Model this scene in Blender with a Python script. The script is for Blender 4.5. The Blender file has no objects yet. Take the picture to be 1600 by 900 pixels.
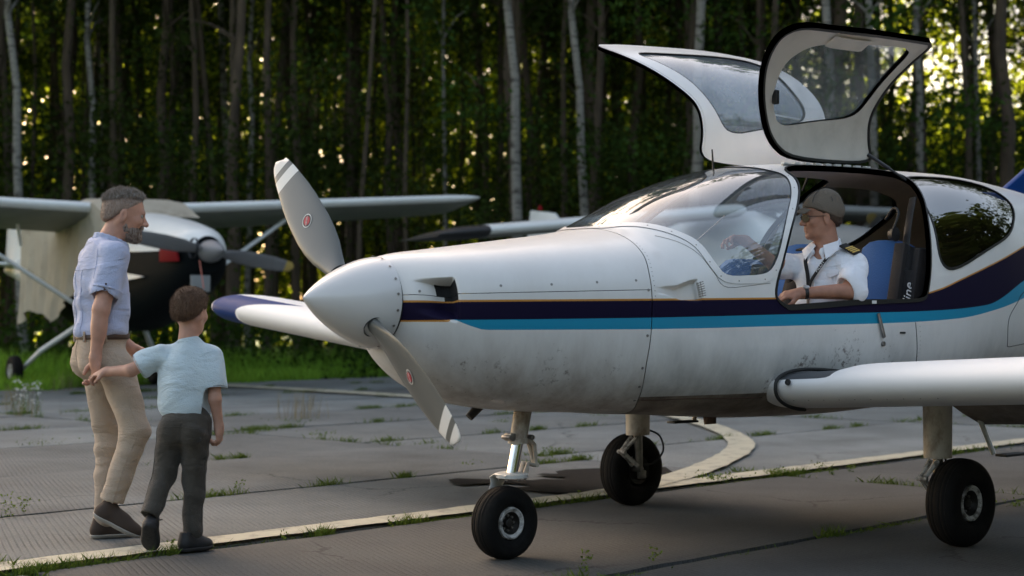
import bpy, math, random
import numpy as np
from mathutils import Vector, Matrix
C = bpy.context.scene.collection
SC = bpy.context.scene
R = math.radians
rng = np.random.default_rng(7)
random.seed(7)

# ---------------------------------------------------------------- camera
CAM_H = 1.103
cam = bpy.data.objects.new('camera', bpy.data.cameras.new('camera'))
C.objects.link(cam); SC.camera = cam
cam.location = (0, 0, CAM_H)
cam.rotation_euler = (R(90) + 0.0217, 0, 0)
cam.data.sensor_width = 36
cam.data.lens = 36 * 2449 / 1600
cam.data.clip_start = 0.1; cam.data.clip_end = 3000
cam.data.dof.use_dof = True
cam.data.dof.focus_distance = 7.7
cam.data.dof.aperture_fstop = 2.4

# ---------------------------------------------------------------- sky and sun
SUN_ELEV, SUN_AZ = R(27), R(-30)       # low sun behind the wood, slightly left of the view axis (azimuth from +Y, clockwise positive)
w = bpy.data.worlds.new('World'); SC.world = w; w.use_nodes = True
nt = w.node_tree; nt.nodes.clear()
sky = nt.nodes.new('ShaderNodeTexSky'); sky.sky_type = 'NISHITA'; sky.sun_disc = False
sky.sun_elevation = SUN_ELEV; sky.sun_rotation = SUN_AZ
sky.air_density = 1.0; sky.dust_density = 3.5; sky.ozone_density = 1.0
bg = nt.nodes.new('ShaderNodeBackground'); bg.inputs['Strength'].default_value = 0.15
wo = nt.nodes.new('ShaderNodeOutputWorld')
tint = nt.nodes.new('ShaderNodeMix'); tint.data_type = 'RGBA'; tint.blend_type = 'MULTIPLY'; tint.inputs[0].default_value = 1; tint.inputs[7].default_value = (1.19, 1.0, 0.80, 1)
nt.links.new(sky.outputs[0], tint.inputs[6]); nt.links.new(tint.outputs[2], bg.inputs['Color']); nt.links.new(bg.outputs[0], wo.inputs['Surface'])
sd = bpy.data.lights.new('sun', 'SUN'); sd.energy = 3.0; sd.angle = R(0.6); sd.color = (1, 0.86, 0.66)
sun = bpy.data.objects.new('sun', sd); C.objects.link(sun)
# light travels from the sun direction down to the scene
sdir = Vector((math.sin(SUN_AZ) * math.cos(SUN_ELEV), math.cos(SUN_AZ) * math.cos(SUN_ELEV), math.sin(SUN_ELEV)))
sun.rotation_euler = sdir.to_track_quat('Z', 'Y').to_euler()
SC.view_settings.view_transform = 'Standard'; SC.view_settings.look = 'None'
SC.view_settings.gamma = 1; SC.view_settings.exposure = 2.0
SC.cycles.max_bounces = 8; SC.cycles.transparent_max_bounces = 12
SC.cycles.use_denoising = True

# ---------------------------------------------------------------- materials
def _n(t, kind, **kw):
    n = t.nodes.new(kind)
    for k, v in kw.items(): setattr(n, k, v)
    return n
def mat(name, col, rough=0.5, metal=0.0, coat=0.0, var=0.0, vscale=5.0, bump=0.0, bscale=60.0, spec=0.5,
        dirt=None, dscale=3.0, damt=0.5, dlow=0.5, dhigh=0.7, stretch=(1, 1, 1), sheen=0.0, fold=0.0, dz=None, spots=()):
    m = bpy.data.materials.new(name); m.use_nodes = True; t = m.node_tree
    b = t.nodes['Principled BSDF']
    b.inputs['Base Color'].default_value = (*col, 1); b.inputs['Roughness'].default_value = rough
    b.inputs['Metallic'].default_value = metal; b.inputs['Coat Weight'].default_value = coat
    b.inputs['Specular IOR Level'].default_value = spec
    if sheen: b.inputs['Sheen Weight'].default_value = sheen
    co = _n(t, 'ShaderNodeTexCoord'); mp = _n(t, 'ShaderNodeMapping'); mp.inputs['Scale'].default_value = stretch
    t.links.new(co.outputs['Object'], mp.inputs['Vector'])
    last = None
    if var:
        nz = _n(t, 'ShaderNodeTexNoise'); nz.inputs['Scale'].default_value = vscale; nz.inputs['Detail'].default_value = 6
        t.links.new(mp.outputs[0], nz.inputs['Vector'])
        rp = _n(t, 'ShaderNodeMapRange'); rp.inputs[1].default_value = 0.25; rp.inputs[2].default_value = 0.75
        rp.inputs[3].default_value = 1 - var; rp.inputs[4].default_value = 1 + var
        t.links.new(nz.outputs[0], rp.inputs[0])
        mx = _n(t, 'ShaderNodeMix', data_type='RGBA', blend_type='MULTIPLY'); mx.inputs[0].default_value = 1
        mx.inputs[6].default_value = (*col, 1); t.links.new(rp.outputs[0], mx.inputs[7])
        last = mx.outputs[2]
    if dirt is not None:
        nz = _n(t, 'ShaderNodeTexNoise'); nz.inputs['Scale'].default_value = dscale; nz.inputs['Detail'].default_value = 9
        nz.inputs['Roughness'].default_value = 0.7
        t.links.new(mp.outputs[0], nz.inputs['Vector'])
        rp = _n(t, 'ShaderNodeMapRange'); rp.inputs[1].default_value = dlow; rp.inputs[2].default_value = dhigh
        rp.inputs[3].default_value = 0; rp.inputs[4].default_value = damt
        t.links.new(nz.outputs[0], rp.inputs[0])
        mx = _n(t, 'ShaderNodeMix', data_type='RGBA'); t.links.new(rp.outputs[0], mx.inputs[0])
        if dz:
            sx = _n(t, 'ShaderNodeSeparateXYZ'); t.links.new(co.outputs['Object'], sx.inputs[0]); zr = _n(t, 'ShaderNodeMapRange'); zr.inputs[1].default_value = dz[0]; zr.inputs[2].default_value = dz[1]; zr.inputs[3].default_value = 1; zr.inputs[4].default_value = .12; t.links.new(sx.outputs[2], zr.inputs[0])
            zm = _n(t, 'ShaderNodeMath', operation='MULTIPLY'); t.links.new(rp.outputs[0], zm.inputs[0]); t.links.new(zr.outputs[0], zm.inputs[1]); t.links.new(zm.outputs[0], mx.inputs[0])
        mx.inputs[6].default_value = (*col, 1)
        if last: t.links.new(last, mx.inputs[6])
        mx.inputs[7].default_value = (*dirt, 1); last = mx.outputs[2]
    if spots:
        # scuffs and oil specks round given places
        acc = None
        for (c_, r_, k_) in spots:
            vm = _n(t, 'ShaderNodeVectorMath', operation='DISTANCE'); t.links.new(co.outputs['Object'], vm.inputs[0]); vm.inputs[1].default_value = c_
            mr = _n(t, 'ShaderNodeMapRange'); mr.inputs[1].default_value = r_ * .2; mr.inputs[2].default_value = r_; mr.inputs[3].default_value = k_; mr.inputs[4].default_value = 0; t.links.new(vm.outputs['Value'], mr.inputs[0])
            if acc is None: acc = mr.outputs[0]
            else:
                mm = _n(t, 'ShaderNodeMath', operation='MAXIMUM'); t.links.new(acc, mm.inputs[0]); t.links.new(mr.outputs[0], mm.inputs[1]); acc = mm.outputs[0]
        nz = _n(t, 'ShaderNodeTexNoise'); nz.inputs['Scale'].default_value = 26; nz.inputs['Detail'].default_value = 9; nz.inputs['Roughness'].default_value = .75; t.links.new(co.outputs['Object'], nz.inputs['Vector'])
        ad = _n(t, 'ShaderNodeMath', operation='MULTIPLY_ADD'); ad.inputs[1].default_value = .30; t.links.new(acc, ad.inputs[0]); t.links.new(nz.outputs[0], ad.inputs[2])
        th = _n(t, 'ShaderNodeMapRange'); th.inputs[1].default_value = .72; th.inputs[2].default_value = .84; th.inputs[4].default_value = .85; t.links.new(ad.outputs[0], th.inputs[0])
        mx = _n(t, 'ShaderNodeMix', data_type='RGBA'); t.links.new(th.outputs[0], mx.inputs[0]); t.links.new(last, mx.inputs[6]); mx.inputs[7].default_value = (.10, .065, .045, 1); last = mx.outputs[2]
    if last: t.links.new(last, b.inputs['Base Color'])
    if fold:
        nz = _n(t, 'ShaderNodeTexNoise'); nz.inputs['Scale'].default_value = fold; nz.inputs['Detail'].default_value = 3; nz.inputs['Distortion'].default_value = 0.7
        m2 = _n(t, 'ShaderNodeMapping'); m2.inputs['Scale'].default_value = (.8, .8, 1.9); m2.inputs['Rotation'].default_value = (.3, .35, 0); t.links.new(co.outputs['Object'], m2.inputs['Vector']); t.links.new(m2.outputs[0], nz.inputs['Vector'])
        fb = _n(t, 'ShaderNodeBump'); fb.inputs['Strength'].default_value = 1.0; fb.inputs['Distance'].default_value = 0.030
        t.links.new(nz.outputs[0], fb.inputs['Height']); t.links.new(fb.outputs[0], b.inputs['Normal'])
    if bump:
        nz = _n(t, 'ShaderNodeTexNoise'); nz.inputs['Scale'].default_value = bscale; nz.inputs['Detail'].default_value = 4
        t.links.new(mp.outputs[0], nz.inputs['Vector'])
        bp = _n(t, 'ShaderNodeBump'); bp.inputs['Strength'].default_value = min(1, bump); bp.inputs['Distance'].default_value = 0.01 * max(1, bump)
        t.links.new(nz.outputs[0], bp.inputs['Height']); t.links.new(bp.outputs[0], b.inputs['Normal'])
        if fold: t.links.new(fb.outputs[0], bp.inputs['Normal'])
    return m
def leafmat(name, col, trans, tw=0.5, var=0.45):
    m = bpy.data.materials.new(name); m.use_nodes = True; t = m.node_tree; t.nodes.clear()
    out = _n(t, 'ShaderNodeOutputMaterial'); mix = _n(t, 'ShaderNodeMixShader'); mix.inputs[0].default_value = tw
    d = _n(t, 'ShaderNodeBsdfDiffuse'); tr = _n(t, 'ShaderNodeBsdfTranslucent')
    g = _n(t, 'ShaderNodeNewGeometry')
    rp = _n(t, 'ShaderNodeMapRange'); rp.inputs[3].default_value = 1 - var; rp.inputs[4].default_value = 1 + var
    t.links.new(g.outputs['Random Per Island'], rp.inputs[0])
    for c_, s_ in ((col, d), (trans, tr)):
        mx = _n(t, 'ShaderNodeMix', data_type='RGBA', blend_type='MULTIPLY'); mx.inputs[0].default_value = 1
        mx.inputs[6].default_value = (*c_, 1); t.links.new(rp.outputs[0], mx.inputs[7]); t.links.new(mx.outputs[2], s_.inputs['Color'])
    t.links.new(d.outputs[0], mix.inputs[1]); t.links.new(tr.outputs[0], mix.inputs[2]); t.links.new(mix.outputs[0], out.inputs['Surface'])
    return m
def glassmat(name, tint=(0.8, 0.86, 0.88), f0=0.12, rough=0.02, haze=0.0, hcol=(0.5, 0.5, 0.5)):
    m = bpy.data.materials.new(name); m.use_nodes = True; t = m.node_tree; t.nodes.clear()
    out = _n(t, 'ShaderNodeOutputMaterial'); mix = _n(t, 'ShaderNodeMixShader')
    tr = _n(t, 'ShaderNodeBsdfTransparent'); tr.inputs[0].default_value = (*tint, 1)
    gl = _n(t, 'ShaderNodeBsdfGlossy'); gl.inputs['Roughness'].default_value = rough
    lw = _n(t, 'ShaderNodeLayerWeight'); lw.inputs[0].default_value = 0.5
    pw = _n(t, 'ShaderNodeMath', operation='POWER'); pw.inputs[1].default_value = 4
    ma = _n(t, 'ShaderNodeMath', operation='MULTIPLY_ADD'); ma.inputs[1].default_value = 1 - f0; ma.inputs[2].default_value = f0
    t.links.new(lw.outputs['Facing'], pw.inputs[0]); t.links.new(pw.outputs[0], ma.inputs[0]); t.links.new(ma.outputs[0], mix.inputs[0])
    src = tr
    if haze:
        df = _n(t, 'ShaderNodeBsdfDiffuse'); df.inputs[0].default_value = (*hcol, 1)
        nz = _n(t, 'ShaderNodeTexNoise'); nz.inputs['Scale'].default_value = 3; nz.inputs['Detail'].default_value = 5
        co = _n(t, 'ShaderNodeTexCoord'); t.links.new(co.outputs['Object'], nz.inputs['Vector'])
        rp = _n(t, 'ShaderNodeMapRange'); rp.inputs[1].default_value = 0.3; rp.inputs[2].default_value = 0.75; rp.inputs[3].default_value = haze * 0.5; rp.inputs[4].default_value = haze * 1.5
        t.links.new(nz.outputs[0], rp.inputs[0])
        m2 = _n(t, 'ShaderNodeMixShader'); t.links.new(rp.outputs[0], m2.inputs[0]); t.links.new(tr.outputs[0], m2.inputs[1]); t.links.new(df.outputs[0], m2.inputs[2]); src = m2
    t.links.new(src.outputs[0], mix.inputs[1]); t.links.new(gl.outputs[0], mix.inputs[2]); t.links.new(mix.outputs[0], out.inputs['Surface'])
    return m

M = {}
M['white'] = mat('white_paint', (0.78, 0.76, 0.73), 0.32, coat=0.25, var=0.04, vscale=2.5, dirt=(0.22, 0.21, 0.19), dscale=3.0, damt=0.8, dlow=0.42, dhigh=0.75, stretch=(1, 1, 0.45), dz=(.78, 1.12), spots=[((1.42, -.63, .90), .22, .75), ((1.75, -.64, .93), .30, .7), ((2.1, -.63, .92), .2, .6), ((1.2, -.58, .80), .14, .7), ((1.3, -.8, .72), .10, .8)])
M['cowl'] = mat('grimy_white_paint', (0.76, 0.74, 0.71), 0.36, coat=0.2, var=0.05, vscale=2.5, dirt=(0.24, 0.17, 0.12), dscale=5.5, damt=0.95, dlow=0.34, dhigh=0.74, stretch=(1, 1, 0.30), dz=(.72, 1.10), spots=[((-.50, -.33, .865), .13, 1), ((-.36, -.40, .83), .22, .75), ((-.10, -.47, .86), .28, .6), ((.20, -.53, .93), .2, .5), ((-.64, -.26, .95), .14, .7)])
M['wingw'] = mat('wing_white', (0.78, 0.77, 0.75), 0.55, var=0.03, vscale=2, spec=.35)
M['spinner'] = mat('spinner_white', (0.68, 0.66, 0.64), 0.28, coat=0.3, var=0.03)
M['purple'] = mat('stripe_purple', (0.012, 0.009, 0.030), 0.55, spec=.06)
M['cyan'] = mat('stripe_cyan', (0.012, 0.27, 0.44), 0.4, spec=.3)
M['orange'] = mat('stripe_orange', (0.55, 0.24, 0.04), 0.35)
M['blue'] = mat('tip_blue', (0.004, 0.036, 0.16), 0.5, spec=.12)
M['liner'] = mat('cabin_liner', (0.36, 0.31, 0.26), 0.8, var=0.08, vscale=8)
M['liner_pale'] = mat('door_liner', (0.62, 0.58, 0.52), 0.5, var=0.06, vscale=6, dirt=(0.3, 0.27, 0.22), dscale=4, damt=0.3)
M['dark'] = mat('dark_void', (0.01, 0.01, 0.01), 0.8)
M['rubber'] = mat('seal_rubber', (0.012, 0.012, 0.011), 0.55)
M['tyre'] = mat('tyre_rubber', (0.006, 0.0055, 0.005), 0.8, var=0.3, vscale=12, bump=0.3, bscale=90, spec=.2, dirt=(0.02, 0.018, 0.015), dscale=6, damt=0.5)
M['rim'] = mat('worn_rim', (0.55, 0.53, 0.5), 0.5, dirt=(0.05, 0.04, 0.03), dscale=22, damt=0.85, dlow=0.45, dhigh=0.6)
M['chrome'] = mat('chrome', (0.75, 0.75, 0.76), 0.12, metal=1.0)
M['steel'] = mat('dull_steel', (0.28, 0.26, 0.24), 0.4, metal=0.8, var=0.3, vscale=30)
M['strutw'] = mat('dirty_strut_white', (0.52, 0.47, 0.40), 0.5, var=0.12, vscale=10, dirt=(0.14, 0.07, 0.03), dscale=7, damt=0.85, dlow=0.46, dhigh=0.66, stretch=(1, 1, 0.6))
M['blade'] = mat('blade_grey', (0.112, 0.117, 0.110), 0.33, coat=0.15, var=0.05)
M['bladew'] = mat('blade_white', (0.72, 0.71, 0.68), 0.4)
M['red'] = mat('badge_red', (0.45, 0.03, 0.04), 0.4)
M['black'] = mat('black_plastic', (0.014, 0.014, 0.015), 0.5)
M['seatblue'] = mat('seat_blue', (0.008, 0.075, 0.25), 0.85, bump=0.2, bscale=120)
M['seatblack'] = mat('seat_black', (0.014, 0.013, 0.014), 0.9, bump=0.2, bscale=120)
M['glass'] = glassmat('window_glass', (0.80, 0.86, 0.89), 0.19, 0.02, 0.13, (0.5, 0.55, 0.6))
M['hub'] = mat('brake_dusted_hub', (.03, .027, .024), .5, metal=.4, var=.4, vscale=40)
M['doorglass'] = glassmat('door_glass', (.78, .84, .88), .16, .03, .30, (.55, .62, .68))
M['glassdark'] = glassmat('rear_window_glass', (0.40, 0.41, 0.42), 0.25, 0.015)
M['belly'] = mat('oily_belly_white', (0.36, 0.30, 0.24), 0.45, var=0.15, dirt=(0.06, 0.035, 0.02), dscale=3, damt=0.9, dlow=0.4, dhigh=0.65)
M['exhaust'] = mat('rusty_exhaust', (0.09, 0.05, 0.035), 0.7, var=0.3, vscale=20)
M['brass'] = mat('text_white', (0.7, 0.7, 0.7), 0.6)

# ---------------------------------------------------------------- mesh helpers
def mesh_np(name, V, F, mats, mi=None, smooth=True, normals=None):
    """F: list of tuples or (n,k) int array"""
    me = bpy.data.meshes.new(name)
    V = np.asarray(V, dtype=np.float32)
    if isinstance(F, np.ndarray):
        k = F.shape[1]; n = F.shape[0]
        me.vertices.add(len(V)); me.vertices.foreach_set('co', V.ravel())
        me.loops.add(n * k); me.loops.foreach_set('vertex_index', F.astype(np.int32).ravel())
        me.polygons.add(n); me.polygons.foreach_set('loop_start', np.arange(0, n * k, k, dtype=np.int32))
        me.update(calc_edges=True)
    else:
        me.from_pydata([tuple(map(float, v)) for v in V], [], [tuple(int(i) for i in f) for f in F]); me.update()
    for m in (mats if isinstance(mats, (list, tuple)) else [mats]): me.materials.append(m)
    if mi is not None: me.polygons.foreach_set('material_index', np.asarray(mi, dtype=np.int32))
    me.polygons.foreach_set('use_smooth', np.full(len(me.polygons), bool(smooth)))
    me.validate()
    if normals is not None: me.normals_split_custom_set_from_vertices([tuple(n) for n in normals])
    return me
def link(name, me, parent=None, **props):
    o = bpy.data.objects.new(name, me); C.objects.link(o)
    if parent is not None: o.parent = parent
    for k, v in props.items(): o[k] = v
    return o
def empty(name, loc, rz, label, cat, group=None):
    o = bpy.data.objects.new(name, None); C.objects.link(o); o.location = loc; o.rotation_euler = (0, 0, rz)
    o.empty_display_size = 0.3; o['label'] = label; o['category'] = cat
    if group: o['group'] = group
    return o
def tag(o, label, cat, group=None):
    o['label'] = label; o['category'] = cat
    if group: o['group'] = group
    return o

class MB:
    def __init__(s): s.V = []; s.F = []; s.M = []; s.mi = 0
    def add(s, V, F, mi=None):
        b = len(s.V); s.V += [tuple(map(float, v)) for v in V]
        for f in F: s.F.append(tuple(b + i for i in f)); s.M.append(s.mi if mi is None else mi)
        return s
    def box(s, c, size, rot=None, mi=None):
        x, y, z = [q / 2 for q in size]
        P = [Vector((sx * x, sy * y, sz * z)) for sx in (-1, 1) for sy in (-1, 1) for sz in (-1, 1)]
        if rot is not None: P = [rot @ p for p in P]
        P = [p + Vector(c) for p in P]
        return s.add(P, [(0, 1, 3, 2), (4, 6, 7, 5), (0, 4, 5, 1), (2, 3, 7, 6), (0, 2, 6, 4), (1, 5, 7, 3)], mi)
    def tube(s, pts, rad, n=12, cap=True, mi=None, flat=(1, 1), up=None):
        pts = [Vector(p) for p in pts]; m = len(pts)
        rad = [rad] * m if isinstance(rad, (int, float)) else list(rad)
        V = []; prev = None
        for i, p in enumerate(pts):
            t = (pts[min(i + 1, m - 1)] - pts[max(i - 1, 0)]).normalized()
            if prev is None:
                a = Vector(up) if up is not None else (Vector((0, 0, 1)) if abs(t.z) < 0.9 else Vector((1, 0, 0)))
                u = (a - t * a.dot(t)).normalized()
            else: u = (prev - t * prev.dot(t)).normalized()
            prev = u; v = t.cross(u)
            for k in range(n):
                a = 2 * math.pi * k / n
                V.append(p + u * math.cos(a) * rad[i] * flat[0] + v * math.sin(a) * rad[i] * flat[1])
        F = [(i * n + k, i * n + (k + 1) % n, (i + 1) * n + (k + 1) % n, (i + 1) * n + k) for i in range(m - 1) for k in range(n)]
        if cap: F += [tuple(range(n - 1, -1, -1)), tuple((m - 1) * n + k for k in range(n))]
        return s.add(V, F, mi)
    def lathe(s, o, axis, prof, n=24, mi=None, closed=False):
        """prof: list of (distance along axis, radius)"""
        o = Vector(o); ax = Vector(axis).normalized()
        a = Vector((0, 0, 1)) if abs(ax.z) < 0.9 else Vector((1, 0, 0))
        u = (a - ax * a.dot(ax)).normalized(); v = ax.cross(u); V = []
        for (h, r) in prof:
            for k in range(n):
                q = 2 * math.pi * k / n; V.append(o + ax * h + (u * math.cos(q) + v * math.sin(q)) * r)
        m = len(prof)
        F = [(i * n + k, i * n + (k + 1) % n, (i + 1) * n + (k + 1) % n, (i + 1) * n + k) for i in range(m - 1) for k in range(n)]
        if closed: F += [((m - 1) * n + k, (m - 1) * n + (k + 1) % n, (k + 1) % n, k) for k in range(n)]
        return s.add(V, F, mi)
    def prism(s, pts, axis_vec, mi=None):
        pts = [Vector(p) for p in pts]; a = Vector(axis_vec); n = len(pts)
        V = pts + [p + a for p in pts]
        F = [tuple(range(n - 1, -1, -1)), tuple(range(n, 2 * n))] + [(i, (i + 1) % n, n + (i + 1) % n, n + i) for i in range(n)]
        return s.add(V, F, mi)
    def grid(s, P, mi=None, closeu=False):
        """P[i][j] points"""
        a = len(P); b = len(P[0]); V = [p for r_ in P for p in r_]
        F = [(i * b + j, i * b + j + 1, ((i + 1) % a) * b + j + 1, ((i + 1) % a) * b + j) for i in range(a if closeu else a - 1) for j in range(b - 1)]
        return s.add(V, F, mi)
    def build(s, name, mats, parent=None, smooth=True, bevel=0, angle=40, **props):
        me = mesh_np(name, s.V, s.F, mats, s.M, smooth=smooth)
        import bmesh
        bm = bmesh.new(); bm.from_mesh(me); bmesh.ops.recalc_face_normals(bm, faces=bm.faces)
        if bevel:
            es = [e for e in bm.edges if len(e.link_faces) == 2 and e.calc_face_angle(0) > R(50)]
            bmesh.ops.bevel(bm, geom=es, offset=bevel, segments=2, affect='EDGES', profile=0.5, clamp_overlap=True)
        if smooth:
            for e in bm.edges:
                if len(e.link_faces) == 2 and e.calc_face_angle(0) > R(angle): e.smooth = False
        bm.to_mesh(me); bm.free(); me.update()
        if smooth: me.polygons.foreach_set('use_smooth', [True] * len(me.polygons))
        return link(name, me, parent, **props)
def text_mesh(txt, size):
    cu = bpy.data.curves.new('txt', 'FONT'); cu.body = txt; cu.size = size; cu.align_x = 'CENTER'; cu.align_y = 'CENTER'; cu.extrude = 0.0008
    o = bpy.data.objects.new('txt', cu); C.objects.link(o)
    dg = bpy.context.evaluated_depsgraph_get(); me = bpy.data.meshes.new_from_object(o.evaluated_get(dg))
    bpy.data.objects.remove(o); bpy.data.curves.remove(cu); return me
def interp(xs,ys):
    xs=np.array(xs,float);ys=np.array(ys,float)
    # monotone cubic (pchip)
    h=np.diff(xs);d=np.diff(ys)/h
    m=np.zeros_like(ys)
    for i in range(1,len(xs)-1):
        if d[i-1]*d[i]>0:
            w1=2*h[i]+h[i-1];w2=h[i]+2*h[i-1];m[i]=(w1+w2)/(w1/d[i-1]+w2/d[i])
    m[0]=d[0];m[-1]=d[-1]
    def f(x):
        x=np.clip(np.asarray(x,float),xs[0],xs[-1])
        i=np.clip(np.searchsorted(xs,x)-1,0,len(xs)-2)
        t=(x-xs[i])/h[i]
        return (2*t**3-3*t**2+1)*ys[i]+(t**3-2*t**2+t)*h[i]*m[i]+(-2*t**3+3*t**2)*ys[i+1]+(t**3-t**2)*h[i]*m[i+1]
    return f
ST=[#X,   w,   ztop, zbot, zmid, ntop, nbot
(-.735,.195,1.385,1.0,1.187,2.0,2.0),
(-.70,.225,1.395,.955,1.18,2.1,2.0),
(-.62,.295,1.41,.875,1.17,2.25,2.05),
(-.50,.36,1.425,.80,1.16,2.4,2.2),
(-.30,.43,1.45,.73,1.15,2.5,2.4),
(0.,.505,1.488,.69,1.14,2.5,2.6),
(.40,.585,1.543,.667,1.14,2.4,2.8),
(.478,.60,1.56,.66,1.14,2.3,2.8),
(.56,.612,1.595,.655,1.145,2.05,2.85),
(.70,.63,1.66,.65,1.15,2.05,2.9),
(1.0,.645,1.785,.63,1.16,2.25,3.0),
(1.477,.66,1.917,.605,1.18,2.3,3.0),
(1.947,.665,1.965,.60,1.2,2.3,3.0),
(2.6,.645,1.985,.62,1.2,2.3,2.9),
(3.26,.60,1.99,.67,1.22,2.7,2.7),
(4.0,.49,1.955,.76,1.26,2.5,2.5),
(5.0,.33,1.84,.92,1.3,2.0,2.2),
(6.2,.14,1.62,1.12,1.33,2.0,2.0),
(6.5,.06,1.46,1.24,1.34,2.0,2.0)]
_a=np.array(ST)
FW,FT,FB,FM,FNT,FNB=[interp(_a[:,0],_a[:,k]) for k in range(1,7)]
def fus(X,v):  # v degrees -90..90 near side (port, +Y); beyond mirrored by caller
    X=np.asarray(X,float);r=np.radians(v)
    c=np.cos(r);s=np.sin(r)
    w=FW(X);zt=FT(X);zb=FB(X);zm=FM(X)
    n=np.where(s>=0,FNT(X),FNB(X))
    c_=np.abs(c)**(2/n)*np.sign(c);s_=np.abs(s)**(2/n)
    z=np.where(s>=0,zm+(zt-zm)*s_,zm-(zm-zb)*s_)
    return X,w*c_,z

# ================================================================ ground: apron of concrete slabs, grass
EU = Vector((0.6845, 0.729, 0)); EN = Vector((-0.729, 0.6845, 0))     # along the slab rows / across them
def un(u, n, z=0.0): p = EU * u + EN * n; return (p.x, p.y, z)
def gpix(px, py):                                                     # photo measurement to a point on the ground
    f = 2449.; c, s = math.cos(.0217), math.sin(.0217); q = (450 - py) / f
    r = ((px - 800) / f, c - q * s, s + q * c); t = -CAM_H / r[2]
    return (r[0] * t, r[1] * t)
def concrete(name, base, ribs):
    m = bpy.data.materials.new(name); m.use_nodes = True; t = m.node_tree; b = t.nodes['Principled BSDF']
    L = t.links.new
    g = _n(t, 'ShaderNodeNewGeometry'); oi = _n(t, 'ShaderNodeObjectInfo')
    n1 = _n(t, 'ShaderNodeTexNoise'); n1.inputs['Scale'].default_value = 0.9; n1.inputs['Detail'].default_value = 8; n1.inputs['Roughness'].default_value = 0.62
    n2 = _n(t, 'ShaderNodeTexNoise'); n2.inputs['Scale'].default_value = 70; n2.inputs['Detail'].default_value = 5; n2.inputs['Roughness'].default_value = 0.75
    n3 = _n(t, 'ShaderNodeTexNoise'); n3.inputs['Scale'].default_value = 2.3; n3.inputs['Detail'].default_value = 10; n3.inputs['Roughness'].default_value = 0.7
    for n in (n1, n2, n3): L(g.outputs['Position'], n.inputs['Vector'])
    r1 = _n(t, 'ShaderNodeMapRange'); r1.inputs[1].default_value = .3; r1.inputs[2].default_value = .7; r1.inputs[3].default_value = .62; r1.inputs[4].default_value = 1.3; L(n1.outputs[0], r1.inputs[0])
    r2 = _n(t, 'ShaderNodeMapRange'); r2.inputs[1].default_value = .25; r2.inputs[2].default_value = .75; r2.inputs[3].default_value = .45; r2.inputs[4].default_value = 1.55; L(n2.outputs[0], r2.inputs[0])
    ro = _n(t, 'ShaderNodeMapRange'); ro.inputs[3].default_value = .84; ro.inputs[4].default_value = 1.16; L(oi.outputs['Random'], ro.inputs[0])
    m1 = _n(t, 'ShaderNodeMath', operation='MULTIPLY'); L(r1.outputs[0], m1.inputs[0]); L(r2.outputs[0], m1.inputs[1])
    m2 = _n(t, 'ShaderNodeMath', operation='MULTIPLY'); L(m1.outputs[0], m2.inputs[0]); L(ro.outputs[0], m2.inputs[1])
    # cast-in ribs: a wave across direction 111.5 deg
    sep = _n(t, 'ShaderNodeSeparateXYZ'); L(g.outputs['Position'], sep.inputs[0])
    th = R(111.5) + math.pi / 2
    a = _n(t, 'ShaderNodeMath', operation='MULTIPLY'); a.inputs[1].default_value = math.cos(th) * 2 * math.pi / 0.033; L(sep.outputs[0], a.inputs[0])
    c = _n(t, 'ShaderNodeMath', operation='MULTIPLY_ADD'); c.inputs[1].default_value = math.sin(th) * 2 * math.pi / 0.033; L(sep.outputs[1], c.inputs[0]); L(a.outputs[0], c.inputs[2])
    nw = _n(t, 'ShaderNodeMath', operation='MULTIPLY_ADD'); nw.inputs[1].default_value = 3.0; L(n3.outputs[0], nw.inputs[0]); L(c.outputs[0], nw.inputs[2])
    si = _n(t, 'ShaderNodeMath', operation='SINE'); L(nw.outputs[0], si.inputs[0])
    rs = _n(t, 'ShaderNodeMapRange'); rs.inputs[1].default_value = -1; rs.inputs[2].default_value = -.2; L(si.outputs[0], rs.inputs[0])   # narrow grooves
    wearr = _n(t, 'ShaderNodeMapRange'); wearr.inputs[1].default_value = .36; wearr.inputs[2].default_value = .56; wearr.inputs[3].default_value = 1; wearr.inputs[4].default_value = .25; L(n3.outputs[0], wearr.inputs[0])
    depth = _n(t, 'ShaderNodeMath', operation='MULTIPLY'); L(wearr.outputs[0], depth.inputs[0]); depth.inputs[1].default_value = ribs
    inv = _n(t, 'ShaderNodeMath', operation='SUBTRACT'); inv.inputs[0].default_value = 1; L(rs.outputs[0], inv.inputs[1])
    gr = _n(t, 'ShaderNodeMath', operation='MULTIPLY'); L(inv.outputs[0], gr.inputs[0]); L(depth.outputs[0], gr.inputs[1])
    dk = _n(t, 'ShaderNodeMapRange'); dk.inputs[3].default_value = 1; dk.inputs[4].default_value = .42; L(gr.outputs[0], dk.inputs[0])
    m3 = _n(t, 'ShaderNodeMath', operation='MULTIPLY'); L(m2.outputs[0], m3.inputs[0]); L(dk.outputs[0], m3.inputs[1])
    mx = _n(t, 'ShaderNodeMix', data_type='RGBA', blend_type='MULTIPLY'); mx.inputs[0].default_value = 1; mx.inputs[6].default_value = (*base, 1); L(m3.outputs[0], mx.inputs[7])
    # cracks: warped cell borders, here and there
    wv = _n(t, 'ShaderNodeMix', data_type='RGBA'); wv.inputs[0].default_value = .28; L(g.outputs['Position'], wv.inputs[6]); L(n3.outputs['Color'], wv.inputs[7])
    vo = _n(t, 'ShaderNodeTexVoronoi', feature='DISTANCE_TO_EDGE'); vo.inputs['Scale'].default_value = .62; L(wv.outputs[2], vo.inputs['Vector'])
    cr = _n(t, 'ShaderNodeMapRange'); cr.inputs[1].default_value = .002; cr.inputs[2].default_value = .007; cr.inputs[3].default_value = .35; cr.inputs[4].default_value = 1; L(vo.outputs[0], cr.inputs[0])
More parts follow.
